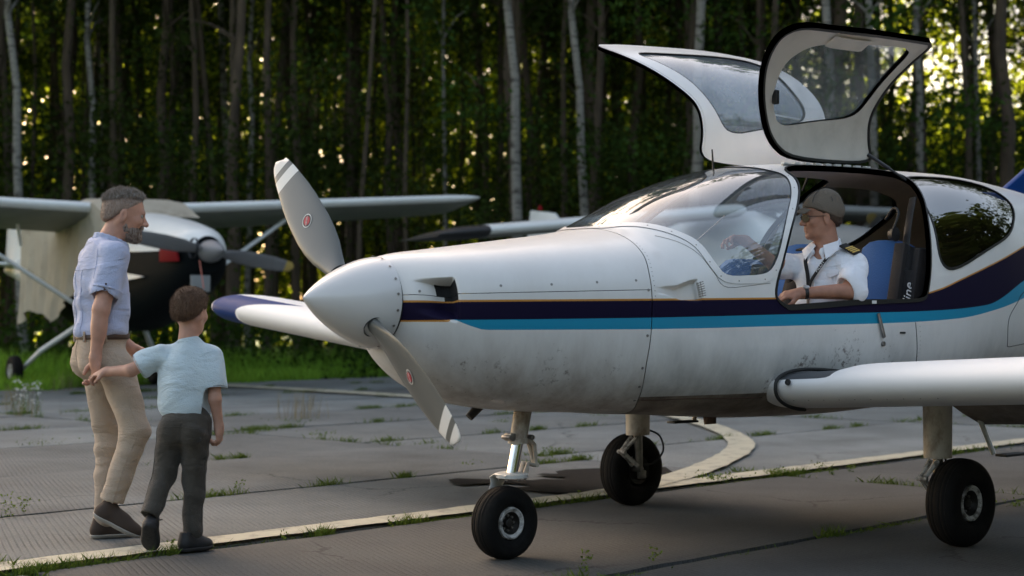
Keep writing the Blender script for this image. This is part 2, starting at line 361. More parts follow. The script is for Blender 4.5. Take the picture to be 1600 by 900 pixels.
    cm = _n(t, 'ShaderNodeMapRange'); cm.inputs[1].default_value = .48; cm.inputs[2].default_value = .56; L(n1.outputs[0], cm.inputs[0])
    cx = _n(t, 'ShaderNodeMix', data_type='FLOAT'); L(cm.outputs[0], cx.inputs[0]); L(cr.outputs[0], cx.inputs[3]); cx.inputs[2].default_value = 1
    mc = _n(t, 'ShaderNodeMath', operation='MULTIPLY'); L(m3.outputs[0], mc.inputs[0]); L(cx.outputs[0], mc.inputs[1]); L(mc.outputs[0], mx.inputs[7])
    # brown rusty / earthy staining in patches
    n4 = _n(t, 'ShaderNodeTexNoise'); n4.inputs['Scale'].default_value = 0.45; n4.inputs['Detail'].default_value = 6; L(g.outputs['Position'], n4.inputs['Vector'])
    r4 = _n(t, 'ShaderNodeMapRange'); r4.inputs[1].default_value = .5; r4.inputs[2].default_value = .68; r4.inputs[4].default_value = .35; L(n4.outputs[0], r4.inputs[0])
    m4 = _n(t, 'ShaderNodeMix', data_type='RGBA', blend_type='MULTIPLY'); L(r4.outputs[0], m4.inputs[0]); L(mx.outputs[2], m4.inputs[6]); m4.inputs[7].default_value = (.78, .70, .60, 1)
    L(m4.outputs[2], b.inputs['Base Color'])
    b.inputs['Roughness'].default_value = .8
    hs = _n(t, 'ShaderNodeMath', operation='MULTIPLY_ADD'); hs.inputs[1].default_value = -1.0; L(gr.outputs[0], hs.inputs[0])
    h2 = _n(t, 'ShaderNodeMath', operation='MULTIPLY'); h2.inputs[1].default_value = .5; L(n2.outputs[0], h2.inputs[0]); L(h2.outputs[0], hs.inputs[2])
    bp = _n(t, 'ShaderNodeBump'); bp.inputs['Strength'].default_value = .8; bp.inputs['Distance'].default_value = .006; L(hs.outputs[0], bp.inputs['Height']); L(bp.outputs[0], b.inputs['Normal'])
    return m
M['slab'] = concrete('ribbed_concrete', (.112, .122, .120), .8)
M['slabd'] = concrete('shade_darkened_concrete', (.064, .066, .064), .5)  # concrete with the shade round the aeroplane put into its colour
M['slabs'] = concrete('worn_concrete', (.150, .164, .162), .25)
M['soil'] = mat('dark_soil', (.035, .03, .02), .95, var=.4, vscale=9, bump=.6, bscale=30)
M['turf'] = mat('turf', (.07, .13, .022), .9, var=.4, vscale=3, bump=.8, bscale=25)
M['paint'] = mat('worn_yellowish_line_paint', (.46, .43, .32), .7, var=.12, vscale=14, dirt=(.13, .12, .11), dscale=7, damt=.95, dlow=.50, dhigh=.70, bump=.2, bscale=60)
M['tar'] = mat('black_tar', (.004, .004, .004), .8, spec=.15, var=.3, vscale=8, bump=.6, bscale=25)
M['pale'] = mat('pale_cement_patch', (.235, .235, .235), .8, var=.2, vscale=6)

g = MB(); g.add([(-600, -300, -.09), (600, -300, -.09), (600, 900, -.09), (-600, 900, -.09)], [(0, 1, 2, 3)])
g.build('ground', M['turf'], smooth=False, kind='structure')
apron = bpy.data.objects.new('apron', None); C.objects.link(apron); apron['kind'] = 'structure'
so = MB(); so.add([un(-14, -16, -.035), un(58, -16, -.035), un(58, 24.6, -.035), un(-14, 24.6, -.035)], [(0, 1, 2, 3)])
so.build('joint_soil', M['soil'], apron, smooth=False)
rows_a = [-15.9, -13.85, -11.8, -9.75, -7.7, -5.65, -3.65, -1.65, .35, 2.4, 4.4, 6.33, 8.22, 10.35, 12.7, 14.8, 16.9, 19.0, 21.1, 23.2]
rows_b = [-15.9, -13.85, -11.8, -9.75, -7.7, -5.65, -3.65, -1.65, .35, 2.35, 4.33, 6.33, 8.74, 10.9, 13.0, 15.1, 17.2, 19.3, 21.4, 23.5]
us = [-14.4, -8.4, -2.4, 3.6, 9.6, 15.7, 21.7, 27.7, 33.7, 39.7, 45.7, 51.7]
def slab_mesh(L_, W_, seed, m):
    r_ = np.random.default_rng(seed); g_ = .014 + .006 * r_.random(); nx, ny = 26, 10
    V = []
    for i in range(nx + 1):
        for j in range(ny + 1):
            u = i / nx * (L_ - 2 * g_) + g_; n = j / ny * (W_ - 2 * g_) + g_; z = 0
            if i in (0, nx) or j in (0, ny):
                z = -.006; d = r_.random() ** 3 * .02
                if i == 0: u += d
                if i == nx: u -= d
                if j == 0: n += d
                if j == ny: n -= d
            V.append((u, n, z))
    F = [(i * (ny + 1) + j, (i + 1) * (ny + 1) + j, (i + 1) * (ny + 1) + j + 1, i * (ny + 1) + j + 1) for i in range(nx) for j in range(ny)]
    ring = [i * (ny + 1) for i in range(nx + 1)] + [nx * (ny + 1) + j for j in range(1, ny + 1)] + [i * (ny + 1) + ny for i in range(nx - 1, -1, -1)] + [j for j in range(ny - 1, 0, -1)]
    b = len(V)
    for k in ring: V.append((V[k][0], V[k][1], -.07))
    q = len(ring)
    F += [(ring[k], b + k, b + (k + 1) % q, ring[(k + 1) % q]) for k in range(q)]
    return mesh_np('slab', V, F, m, smooth=False)
JOINTS = []
sk = 0
rot46 = math.atan2(EU.y, EU.x)
for a in range(len(us) - 1):
    rows = rows_b if us[a] >= 9 else rows_a
    for b in range(len(rows) - 1):
        cu, cn = (us[a] + us[a + 1]) / 2, (rows[b] + rows[b + 1]) / 2
        p = un(cu, cn)
        JOINTS.append((us[a], us[a + 1], rows[b], rows[b + 1]))
        if p[1] < 3 or abs(p[0]) > p[1] * .5 + 9 or p[1] > 75: continue
        sk += 1
        ribbed = (p[1] < 13.5) or (sk % 5 == 0)
        in_shade = us[a] > 3 and rows[b] < 6.2  # slabs under and before the aeroplane get the painted-in shade
        me = slab_mesh(us[a + 1] - us[a], rows[b + 1] - rows[b], sk, M['slabd'] if in_shade else M['slab'] if ribbed else M['slabs'])
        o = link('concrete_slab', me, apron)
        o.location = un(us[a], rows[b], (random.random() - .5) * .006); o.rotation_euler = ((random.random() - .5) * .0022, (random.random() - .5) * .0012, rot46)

def strip(name, pts, width, m, z=.012, seg=.12, rag=.012, parent=None, **props):
    """painted band along a world polyline"""
    P = [Vector((p[0], p[1], 0)) for p in pts]; out = []
    for i in range(len(P) - 1):
        n = max(1, int((P[i + 1] - P[i]).length / seg))
        out += [P[i].lerp(P[i + 1], k / n) for k in range(n)]
    out.append(P[-1]); V = []
    for i, p in enumerate(out):
        t = (out[min(i + 1, len(out) - 1)] - out[max(i - 1, 0)]).normalized(); nn = Vector((-t.y, t.x, 0))
        for s_ in (-1, 1):
            q = p + nn * s_ * (width / 2 + (random.random() - .5) * rag * 2); V.append((q.x, q.y, z))
    F = [(2 * i, 2 * i + 2, 2 * i + 3, 2 * i + 1) for i in range(len(out) - 1)]
    me = mesh_np(name, V, F, m, smooth=False); return link(name, me, parent, **props)
apron_line = strip('painted_line', [un(-8, 6.46), un(-2, 6.46), un(3, 6.46), un(9.6, 6.46), un(14, 6.47), un(30, 6.47)], .22, M['paint'], z=.015, kind='structure')
# curved taxi line
ctr = [(.62, 10.0), (.95, 10.62), (1.30, 11.35), (1.72, 12.6), (1.98, 13.6), (2.10, 14.6), (2.12, 15.8), (2.02, 17.2), (1.80, 18.8), (1.45, 20.6)]
def catmull(P, k=6):
    P = [np.array(p, float) for p in P]; out = []
    for i in range(len(P) - 1):
        a, b, c, d = P[max(i - 1, 0)], P[i], P[i + 1], P[min(i + 2, len(P) - 1)]
        for j in range(k):
            t = j / k; out.append(.5 * ((2 * b) + (-a + c) * t + (2 * a - 5 * b + 4 * c - d) * t * t + (-a + 3 * b - 3 * c + d) * t ** 3))
    out.append(P[-1]); return out
strip('painted_line', catmull(ctr), .24, M['paint'], z=.020, kind='structure')
strip('painted_line', [(-7.4, 29.7), (-5.08, 27.09), (-3.04, 24.85), (-1.3, 22.76), (2.6, 18.3)], .46, M['paint'], z=.024, kind='structure')
# tar patch with ragged fingers
def flat_poly(name, pix, z, m, jag=0.0, **props):
    P = [gpix(*q) for q in pix]; V = [(p[0], p[1], z) for p in P]
    from mathutils.geometry import tessellate_polygon
    F = tessellate_polygon([[Vector(v) for v in V]])
    me = mesh_np(name, V, list(F), m, smooth=False)
    return link(name, me, None, **props)
flat_poly('tar_patch', [(1052, 742), (1040, 733), (985, 734), (930, 735), (885, 737), (868, 740), (872, 744), (848, 743), (838, 745), (862, 748), (884, 749), (880, 753), (850, 752),
    (832, 754), (800, 753), (752, 752), (715, 751), (700, 753), (706, 758), (722, 762), (738, 760), (790, 758), (822, 760), (828, 764), (796, 766), (830, 771), (868, 774), (905, 774), (935, 768), (975, 765), (1010, 757)], .017, M['tar'], kind='structure')

# ================================================================ the four-seat aeroplane
PO = (-.0346, 7.3237, 0); PYAW = .7104
plane = empty('light_aeroplane', PO, PYAW, 'white low-wing light aeroplane with purple and turquoise stripe, both gull-wing doors open', 'aeroplane')
LP = lambda X, Y, Z: (X, -Y, Z)        # aeroplane coordinates: X aft of nose wheel, Y to port (near side), Z up
KV = .0115
def dent(X, v):
    """recessed inlet and louvre in the cowl side, as a depth along the normal"""
    sm = lambda a, b, x: np.clip((x - a) / (b - a), 0, 1) ** 2 * (3 - 2 * np.clip((x - a) / (b - a), 0, 1))
    d = .085 * sm(-.705, -.575, X) * (1 - sm(-.553, -.547, X)) * sm(-10, -3, v) * (1 - sm(24, 28, v))
    hw = 1.2 + 3.6 * sm(.42, .66, X)
    d = d + .042 * sm(.40, .60, X) * (1 - sm(.668, .674, X)) * (1 - sm(hw, hw + 1.3, np.abs(v - 11.8)))
    return d
def surfpt(X, v, off=0.0, side=1, _raw=False):
    X = np.atleast_1d(np.asarray(X, float)); v = np.atleast_1d(np.asarray(v, float))
    x, y, z = fus(X, v); e = 1e-3
    x1, y1, z1 = fus(X + e, v); x2, y2, z2 = fus(X, np.clip(v + .2, -90, 90)); x3, y3, z3 = fus(X, np.clip(v - .2, -90, 90))
    a = np.stack([x1 - x, y1 - y, z1 - z], -1); b = np.stack([x2 - x3, y2 - y3, z2 - z3], -1)
    n = np.cross(b, a); l = np.linalg.norm(n, axis=-1, keepdims=True); n = n / np.maximum(l, 1e-12)
    n[:, 1] = np.where(np.abs(v) > 89.9, 0, n[:, 1])
    cen = np.stack([np.zeros_like(x), y, z - FM(X)], -1); s_ = np.sign((n * cen).sum(-1)); s_[s_ == 0] = 1; n = n * s_[:, None]
    P = np.stack([x, y, z], -1); dd = dent(X, v)
    near = (dent(X - .004, v) + dent(X + .004, v) + dent(X, v - .5) + dent(X, v + .5)) > 1e-5
    if not _raw and near.any():
        A1, _ = surfpt(X + .0015, v, 0, 1, True); A0, _ = surfpt(X - .0015, v, 0, 1, True); B1_, _ = surfpt(X, v + .15, 0, 1, True); B0_, _ = surfpt(X, v - .15, 0, 1, True)
        nn = np.cross(B1_ - B0_, A1 - A0); nn[:, 1] *= -1; nn /= np.maximum(np.linalg.norm(nn, axis=1, keepdims=True), 1e-12)
        nn *= np.sign((nn * n).sum(1))[:, None]; n2 = np.where(near[:, None], nn, n)
    else: n2 = n
    P = P + n * (off - dd)[:, None]; n = n2.copy()
    # aeroplane Y to port -> local y = -Y (near side negative); far side mirrored
    P[:, 1] *= -side; n[:, 1] *= -side
    return P, n
def S1(X, v, off=0.0, side=1): return Vector(surfpt(X, v, off, side)[0][0])
def psdf(poly, X, V):
    P = np.array(poly, float).copy(); P[:, 1] *= KV
    q = np.stack([X, V * KV], -1); d = np.full(len(q), 1e9); ins = np.zeros(len(q), bool)
    for i in range(len(P)):
        a = P[i]; b = P[(i + 1) % len(P)]; e = b - a; w_ = q - a
        t = np.clip((w_ @ e) / (e @ e), 0, 1); dd = w_ - t[:, None] * e; d = np.minimum(d, (dd ** 2).sum(-1))
        c1 = (a[1] <= q[:, 1]) & (b[1] > q[:, 1]); c2 = (a[1] > q[:, 1]) & (b[1] <= q[:, 1])
        cr = e[0] * w_[:, 1] - e[1] * w_[:, 0]
        ins ^= (c1 & (cr > 0)) | (c2 & (cr < 0))
    return np.sqrt(d) * np.where(ins, -1, 1)
def chaikin(P, k=2):
    for _ in range(k):
        Q = []
        for i in range(len(P)):
            a = np.array(P[i], float); b = np.array(P[(i + 1) % len(P)], float); Q += [a * .78 + b * .22, a * .22 + b * .78]
        P = Q
    return P
WSP = chaikin([(.478, 100), (.50, 80), (.60, 69), (.68, 54), (.775, 38), (.80, 24), (.85, 14.5), (1.10, 12), (1.19, 15), (1.36, 34), (1.545, 50), (1.64, 63), (1.575, 73), (1.53, 84), (1.53, 100)])
DOORP = chaikin([(1.16, 5), (1.22, .8), (1.35, .8), (2.37, 1), (2.43, 3), (2.55, 31), (2.66, 47), (2.72, 62), (2.70, 74), (2.5, 76), (1.9, 76), (1.70, 70), (1.665, 56), (1.545, 44), (1.337, 26)])
RWP = chaikin([(2.70, 66), (2.64, 50), (2.62, 31), (2.575, 15), (2.68, 10.8), (3.22, 19), (3.42, 25), (3.57, 37), (3.62, 47), (3.52, 58), (3.2, 66)])
LEAFN = chaikin([(1.86, 76.5), (1.68, 69), (1.545, 48), (1.43, 30), (1.375, 15), (1.46, 8), (1.7, 7), (2.5, 5.5), (2.66, 5.5), (2.665, 18), (2.62, 38), (2.59, 52), (2.62, 66), (2.65, 76.5)])
WINN = chaikin([(1.625, 42), (1.60, 27), (1.72, 16.5), (2.08, 13), (2.555, 10), (2.565, 24), (2.51, 44), (2.42, 52.5), (2.07, 56.5), (1.75, 61), (1.67, 52)])
LEAFF = chaikin([(1.80, 76.5), (1.56, 74), (1.60, 60), (1.61, 46), (1.505, 33.5), (1.38, 18), (1.24, 1), (1.5, -.5), (2.4, -1), (2.56, 4), (2.62, 22), (2.64, 40), (2.6, 55), (2.60, 66), (2.6, 76.5)])
WINF = chaikin([(1.44, 9), (1.8, 7), (2.36, 5), (2.47, 12), (2.45, 30), (2.465, 46), (2.38, 53), (2.07, 57.5), (1.76, 62), (1.715, 47), (1.65, 31), (1.545, 18)])
zO = interp([-.8, .257, 1.2, 2.3, 2.55, 2.76, 3.16, 3.7, 5, 6.5], [1.186, 1.199, 1.214, 1.238, 1.275, 1.329, 1.434, 1.575, 1.8, 1.9])
zP = interp([-.8, -.55, .25, 1.2, 2.43, 3.05, 3.56, 4.2, 5, 6.5], [1.11, 1.112, 1.121, 1.14, 1.163, 1.20, 1.358, 1.5, 1.68, 1.8])
zC = interp([-.8, -.57, -.50, -.43, .25, 1.35, 2.13, 2.75, 3.2, 3.54, 4.2, 5, 6.5], [1.112, 1.112, 1.088, 1.069, 1.070, 1.086, 1.099, 1.124, 1.181, 1.249, 1.4, 1.58, 1.7])
SEAMX = interp([-90, -68, -48, -17, 0, 21, 39, 55, 75, 90], [.60, .53, .44, .377, .385, .401, .433, .45, .46, .465])

class Sheet:
    def __init__(s, xs, vs):
        s.X = []; s.V = []; a, b = len(xs), len(vs)
        for x in xs:
            for v in vs: s.X.append(x); s.V.append(v)
        s.P = [([i * b + j, i * b + j + 1, (i + 1) * b + j + 1, (i + 1) * b + j]) for i in range(a - 1) for j in range(b - 1)]
    def cut(s, polys, fn):
        """split polys by fn(X,V)=0 -> (inside fn<0, outside)"""
        val = fn(np.array(s.X), np.array(s.V)); val = np.where(np.abs(val) < 1e-7, 1e-7, val).tolist(); cache = {}
        ins, out = [], []
        for p in polys:
            sg = [val[i] < 0 for i in p]
            if all(sg): ins.append(p); continue
            if not any(sg): out.append(p); continue
            A, B = [], []
            for k in range(len(p)):
                i, j = p[k], p[(k + 1) % len(p)]
                (A if sg[k] else B).append(i)
                if (val[i] < 0) != (val[j] < 0):
                    key = (min(i, j), max(i, j))
                    if key not in cache:
                        a, b = key; t0, t1 = 0., 1.; f0, f1 = val[a], val[b]
                        for _ in range(3):
                            t = t0 + (t1 - t0) * f0 / (f0 - f1)
                            x = s.X[a] + (s.X[b] - s.X[a]) * t; v = s.V[a] + (s.V[b] - s.V[a]) * t
                            f = float(fn(np.array([x]), np.array([v]))[0])
                            if abs(f) < 1e-6: break
                            if (f < 0) == (f0 < 0): t0, f0 = t, f
                            else: t1, f1 = t, f
                        s.X.append(x); s.V.append(v); cache[key] = len(s.X) - 1
                    A.append(cache[key]); B.append(cache[key])
            if len(A) > 2: ins.append(A)
            if len(B) > 2: out.append(B)
        # new vertices have no val: extend lazily next call (recomputed)
        return ins, out
def shell(name, sh, groups, mats, parent, off=0.0, thick=0.0, inner=None, sides=(1, -1), xf=None, **props):
    """groups: list of (polys, material index). inner: material index of the inner face"""
    V, N, F, MI, RIM = [], [], [], [], []
    key = {}
    SX, SV = np.array(sh.X), np.array(sh.V)
    allF = []
    for side in sides:
        used = sorted({i for g_, _ in groups for p in g_ for i in p})
        if not used: continue
        P, n = surfpt(SX[used], SV[used], off, side); mp = {}
        for k, i in enumerate(used):
            kk = tuple(np.round(P[k], 5))
            if kk not in key: key[kk] = len(V); V.append(P[k]); N.append(n[k])
            mp[i] = key[kk]
        for g_, m_ in groups:
            for p in g_:
                q = [];
                for i in p:
                    if not q or q[-1] != mp[i]: q.append(mp[i])
                if len(q) > 1 and q[0] == q[-1]: q.pop()
                if len(set(q)) < 3: continue
                a = V[q[1]] - V[q[0]]; b = V[q[2]] - V[q[0]]
                c_ = np.cross(a, b)
                if len(q) > 3 and np.linalg.norm(c_) < 1e-9: c_ = np.cross(V[q[2]] - V[q[1]], V[q[3]] - V[q[1]])
                if np.dot(c_, N[q[0]]) < 0: q.reverse()
                F.append(q); MI.append(m_)
    V = np.array(V); N = np.array(N)
    if thick:
        nv = len(V); cnt = {}
        for q in F:
            for k in range(len(q)):
                a, b = q[k], q[(k + 1) % len(q)]; cnt[(a, b)] = cnt.get((a, b), 0) + 1
        bd = [(a, b) for (a, b) in cnt if (b, a) not in cnt]
        V2 = V - N * thick; F2 = [[i + nv for i in reversed(q)] for q in F]
        MI2 = [inner] * len(F) if inner is not None else list(MI)
        Vr, Nr, Fr = [], [], []; b0 = 2 * nv
        for (a, b) in bd:
            e = V[b] - V[a]; rn = np.cross(e, -N[a]); l = np.linalg.norm(rn)
            if l < 1e-9: continue
            rn = rn / l * -1
            k = b0 + len(Vr); Vr += [V[a], V[b], V2[b], V2[a]]; Nr += [-rn] * 4; Fr.append([k + 3, k + 2, k + 1, k])
        rimm = inner if inner is not None else 0
        V = np.concatenate([V, V2] + ([np.array(Vr)] if Vr else [])); N = np.concatenate([N, -N] + ([np.array(Nr)] if Vr else []))
        F = F + F2 + Fr; MI = MI + MI2 + [rimm] * len(Fr)
    if xf is not None: V, N = xf(V, N)
    me = mesh_np(name, V, F, mats, MI, normals=N)
    return link(name, me, parent, **props)

xs = list(np.arange(-.735, -.50, .0125)) + list(np.arange(-.48, .40, .03)) + list(np.arange(.40, .70, .0125)) + list(np.arange(.72, 1.3, .03)) + list(np.arange(1.3, 3.75, .04)) + list(np.arange(3.8, 6.5, .15)) + [6.5]
xs = sorted(set(np.round(xs + [-.554, -.5475, .6665, .6745], 4)))
vs = list(np.arange(-90, -12, 3.)) + list(np.arange(-12, 6, 1.2)) + list(np.arange(6, 18, .5)) + list(np.arange(18, 30, 1.2)) + list(np.arange(30, 90.1, 2.5))
sh = Sheet(xs, vs)
f_ws = lambda X, V: psdf(WSP, X, V); f_d = lambda X, V: psdf(DOORP, X, V); f_r = lambda X, V: psdf(RWP, X, V)
rest = sh.P
ws_in, rest = sh.cut(rest, f_ws)
ws_fr, rest = sh.cut(rest, lambda X, V: f_ws(X, V) - .040)
ws_seal, ws_fr2 = [], ws_fr
_, rest = sh.cut(rest, f_d)
d_seal, rest = sh.cut(rest, lambda X, V: f_d(X, V) - .011)
_, ws_fr2 = sh.cut(ws_fr2, lambda X, V: f_d(X, V) - .011)
rw_in, rest = sh.cut(rest, f_r)
rw_seal, rest = sh.cut(rest, lambda X, V: f_r(X, V) - .013)
cowl, rest = sh.cut(rest, lambda X, V: X - (SEAMX(V) - .0022))
_, rest = sh.cut(rest, lambda X, V: X - (SEAMX(V) + .0022))
zf = lambda fn, o: (lambda X, V: fus(X, V)[2] - (fn(X) + o))
def stripes(polys):
    """-> [(polys, material index)] 0 white 1 purple 2 cyan 3 orange"""
    below, up = sh.cut(polys, zf(zO, 0)); org, white = sh.cut(up, zf(zO, .0085))
    low, pur = sh.cut(below, zf(zP, 0))
    cl, cy = sh.cut(low, zf(zC, 0))
    o2, cl = sh.cut(cl, lambda X, V: np.maximum(X + .575, np.abs(fus(X, V)[2] - 1.108) - .0045))
    return [(white + cl, 0), (pur, 1), (cy, 2), (org + o2, 3)]
SK = [M['white'], M['purple'], M['cyan'], M['orange'], M['liner'], M['dark'], M['belly']]
CK = [M['cowl'], M['purple'], M['cyan'], M['orange'], M['liner'], M['dark'], M['belly']]
split = lambda o: (lambda X, V: fus(X, V)[2] - (1.219 + .028 * (X + .735) + o))
low, up = sh.cut(cowl, split(-.0015)); _, up = sh.cut(up, split(.0015))
udk, up = sh.cut(up, lambda X, V: np.maximum(np.abs(X + .585) - .0385, np.abs(V - 16) - 9.5))
shell('upper_cowling', sh, [(up, 0), (udk, 5)], CK, plane, thick=.008, inner=5)
gl = stripes(low)
dk, gl0 = sh.cut(gl[0][0], lambda X, V: np.maximum(np.abs(X + .568) - .0215, np.abs(V - 9) - 5))
shell('lower_cowling', sh, [(gl0, 0), (dk, 5)] + gl[1:], CK, plane, thick=.008, inner=5)
gs = stripes(rest)
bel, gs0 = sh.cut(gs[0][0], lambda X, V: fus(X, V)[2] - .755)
shell('fuselage', sh, [(gs0, 0), (bel, 6)] + gs[1:], SK, plane, thick=.028, inner=4)
shell('windshield', sh, [(ws_in, 0)], [M['glass']], plane, off=-.002)
shell('windshield_frame', sh, [(ws_fr2, 0)], [M['white']], plane, off=.003, thick=.02)
shell('door_seal', sh, [(d_seal, 0)], [M['rubber']], plane, off=.006, thick=.03)
shell('rear_window', sh, [(rw_in, 0)], [M['glassdark']], plane, off=-.002)
shell('window_seal', sh, [(rw_seal, 0)], [M['rubber']], plane, off=.004, thick=.02)

# ---- dark intake mouth and exit grille on the cowl
for side in (1, -1):
    b = MB()
    for k in range(7):
        v = 8.0 + k * 1.15
        b.tube([S1(.655, v, .046, side), S1(.672, v, .046, side)], .0018, 6)
    for k in range(3):
        b.tube([S1(.656 + k * .007, 7.6, .046, side), S1(.656 + k * .007, 15.6, .046, side)], .0018, 6)
    b.build('exit_grille', M['steel'], plane)

# ---- door leaves, swung up on their roof hinges
DP = (0.1541, 1.9506, -0.0339, 0.0161, 1.9492)
def leaf_xf(side):
    p0 = np.array([2.2, DP[0], DP[1]]); ax = np.array([1, DP[2], DP[3]]); ax = ax / np.linalg.norm(ax); ang = DP[4]
    def rot(v): return v * math.cos(ang) + np.cross(ax, v) * math.sin(ang) + np.outer(v @ ax, ax) * (1 - math.cos(ang))
    def f(V, N=None):
        V = np.atleast_2d(V).astype(float).copy(); V[:, 1] *= -side             # to (X, +Y port-like, Z)
        Q = p0 + rot(V - p0); Q[:, 1] *= -side
        if N is None: return Q
        N = N.copy(); N[:, 1] *= -side; N = rot(N); N[:, 1] *= -side
        return Q, N
    return f
def add_leaf(side, outl, win, label):
    s2 = Sheet(list(np.arange(1.1, 2.85, .035)), list(np.arange(-6, 82, 2.2)))
    fo = lambda X, V: psdf(outl, X, V); fw = lambda X, V: psdf(win, X, V)
    body, _ = s2.cut(s2.P, fo); seal_in, bod = s2.cut(body, lambda X, V: -(fo(X, V) + .016))
    w_in, bod = s2.cut(bod, fw); wseal, bod = s2.cut(bod, lambda X, V: fw(X, V) - .007)
    rimseal, = [seal_in]
    xf = leaf_xf(side)
    o = shell('door', s2, [(bod, 0), (wseal, 2)], [M['white'], M['liner_pale'], M['rubber']], plane, thick=.030, inner=1, sides=(side,), xf=xf, label=label)
    shell('door_edge_seal', s2, [(rimseal, 0)], [M['white'], M['rubber']], o, off=-.001, thick=(.036 if side == 1 else .022), inner=1, sides=(side,), xf=xf)
    shell('door_window', s2, [(w_in, 0)], [M['doorglass']], o, off=-.008, sides=(side,), xf=xf)
    f1 = lambda X, v, off=0.: Vector(xf(np.array(surfpt(X, v, off, side)[0]))[0])
    return o, f1
dn, fn_ = add_leaf(1, LEAFN, WINN, 'near open door showing its cream inner face')
df_, ff_ = add_leaf(-1, LEAFF, WINF, 'far open door showing its white outer face')
MB().box(fn_(1.64, 46, -.045), (.03, .03, .075)).build('latch', M['black'], dn, bevel=.006)
vis = MB(); P = [[fn_(x, v, -.037 - .010 * (1 - ((x - 1.97) / .17) ** 8)) for v in (9.5, 11, 14, 16)] for x in np.linspace(1.80, 2.14, 9)]
vis.grid(P); vis.build('grab_pad', M['liner_pale'], dn)
gs_ = MB(); gs_.tube([fn_(2.60, 71, -.03), S1(2.72, 63, -.01)], .007, 8); gs_.tube([fn_(2.60, 71, -.03), fn_(2.60, 71, -.03).lerp(S1(2.72, 63, -.01), .55)], .011, 8)
gs_.build('gas_strut', M['black'], plane)
g2 = MB(); g2.tube([ff_(2.55, 64, -.03), S1(2.62, 60, -.01, -1)], .007, 8); g2.build('gas_strut', M['black'], plane)
rd = MB(); rd.tube([ff_(2.47, 50, -.03), ff_(2.30, 35, -.16)], .006, 8); rd.build('stay_rod', M['bladew'], df_)
for side, F1 in ((1, fn_), (-1, ff_)):
    hb = MB(); hb.tube([S1(1.80, 77.5, .004, side), S1(2.64, 77.5, .004, side)], .007, 8); hb.build('hinge', M['steel'], plane)
    hm = MB()
    for k in range(9):
        a = 1.84 + k * .09; p = S1(a, 78.5, .008, side); hm.box(p, (.045, .022, .012))
    hm.build('hinge_plate', M['bladew'], plane)

# ---- spinner and propeller
sp = MB(); tip = Vector(LP(-1.116, 0, 1.205)); base = Vector(LP(-.745, 0, 1.187)); axv = (tip - base).normalized(); Ls = (tip - base).length
prof = [(Ls * t, .201 * max(0, 1 - t ** 1.55) ** .86) for t in [0, .05, .1, .2, .3, .4, .5, .6, .7, .78, .85, .9, .94, .97, .99, 1.0]]
prof[-1] = (Ls, .002)
prof = [(0, .15), (0, .199)] + prof[0:]
sp.lathe(base, axv, prof, 48); spin = sp.build('spinner', M['spinner'], plane, angle=50)
bk = MB(); bk.lathe(base - axv * .004, -axv, [(0, .0), (0, .19), (.012, .19)], 40); bk.build('back_plate', M['dark'], spin)
scr = MB(); scr.lathe((0, 0, 0), (0, 0, 1), [(0, .0062), (.0015, .006), (.0022, .003), (.0022, 0.0001)], 10)
screw_me = scr.build('screw', M['steel'], spin).data
screw0 = [o for o in bpy.data.objects if o.data == screw_me][0]; bpy.data.objects.remove(screw0)
def screw(parent, P, n, s=1.0):
    o = link('screw', screw_me, parent); o.location = P; o.rotation_mode = 'QUATERNION'; o.rotation_quaternion = Vector(n).to_track_quat('Z', 'Y'); o.scale = (s, s, s); return o
for k in range(18):
    a = 2 * math.pi * k / 18; u = Vector((0, 0, 1)); v = axv.cross(u).normalized(); u = v.cross(axv); d = u * math.cos(a) + v * math.sin(a)
    screw(spin, base + axv * .02 + d * .2022, d + axv * .05)
hub = Vector(LP(-.845, 0, 1.193))
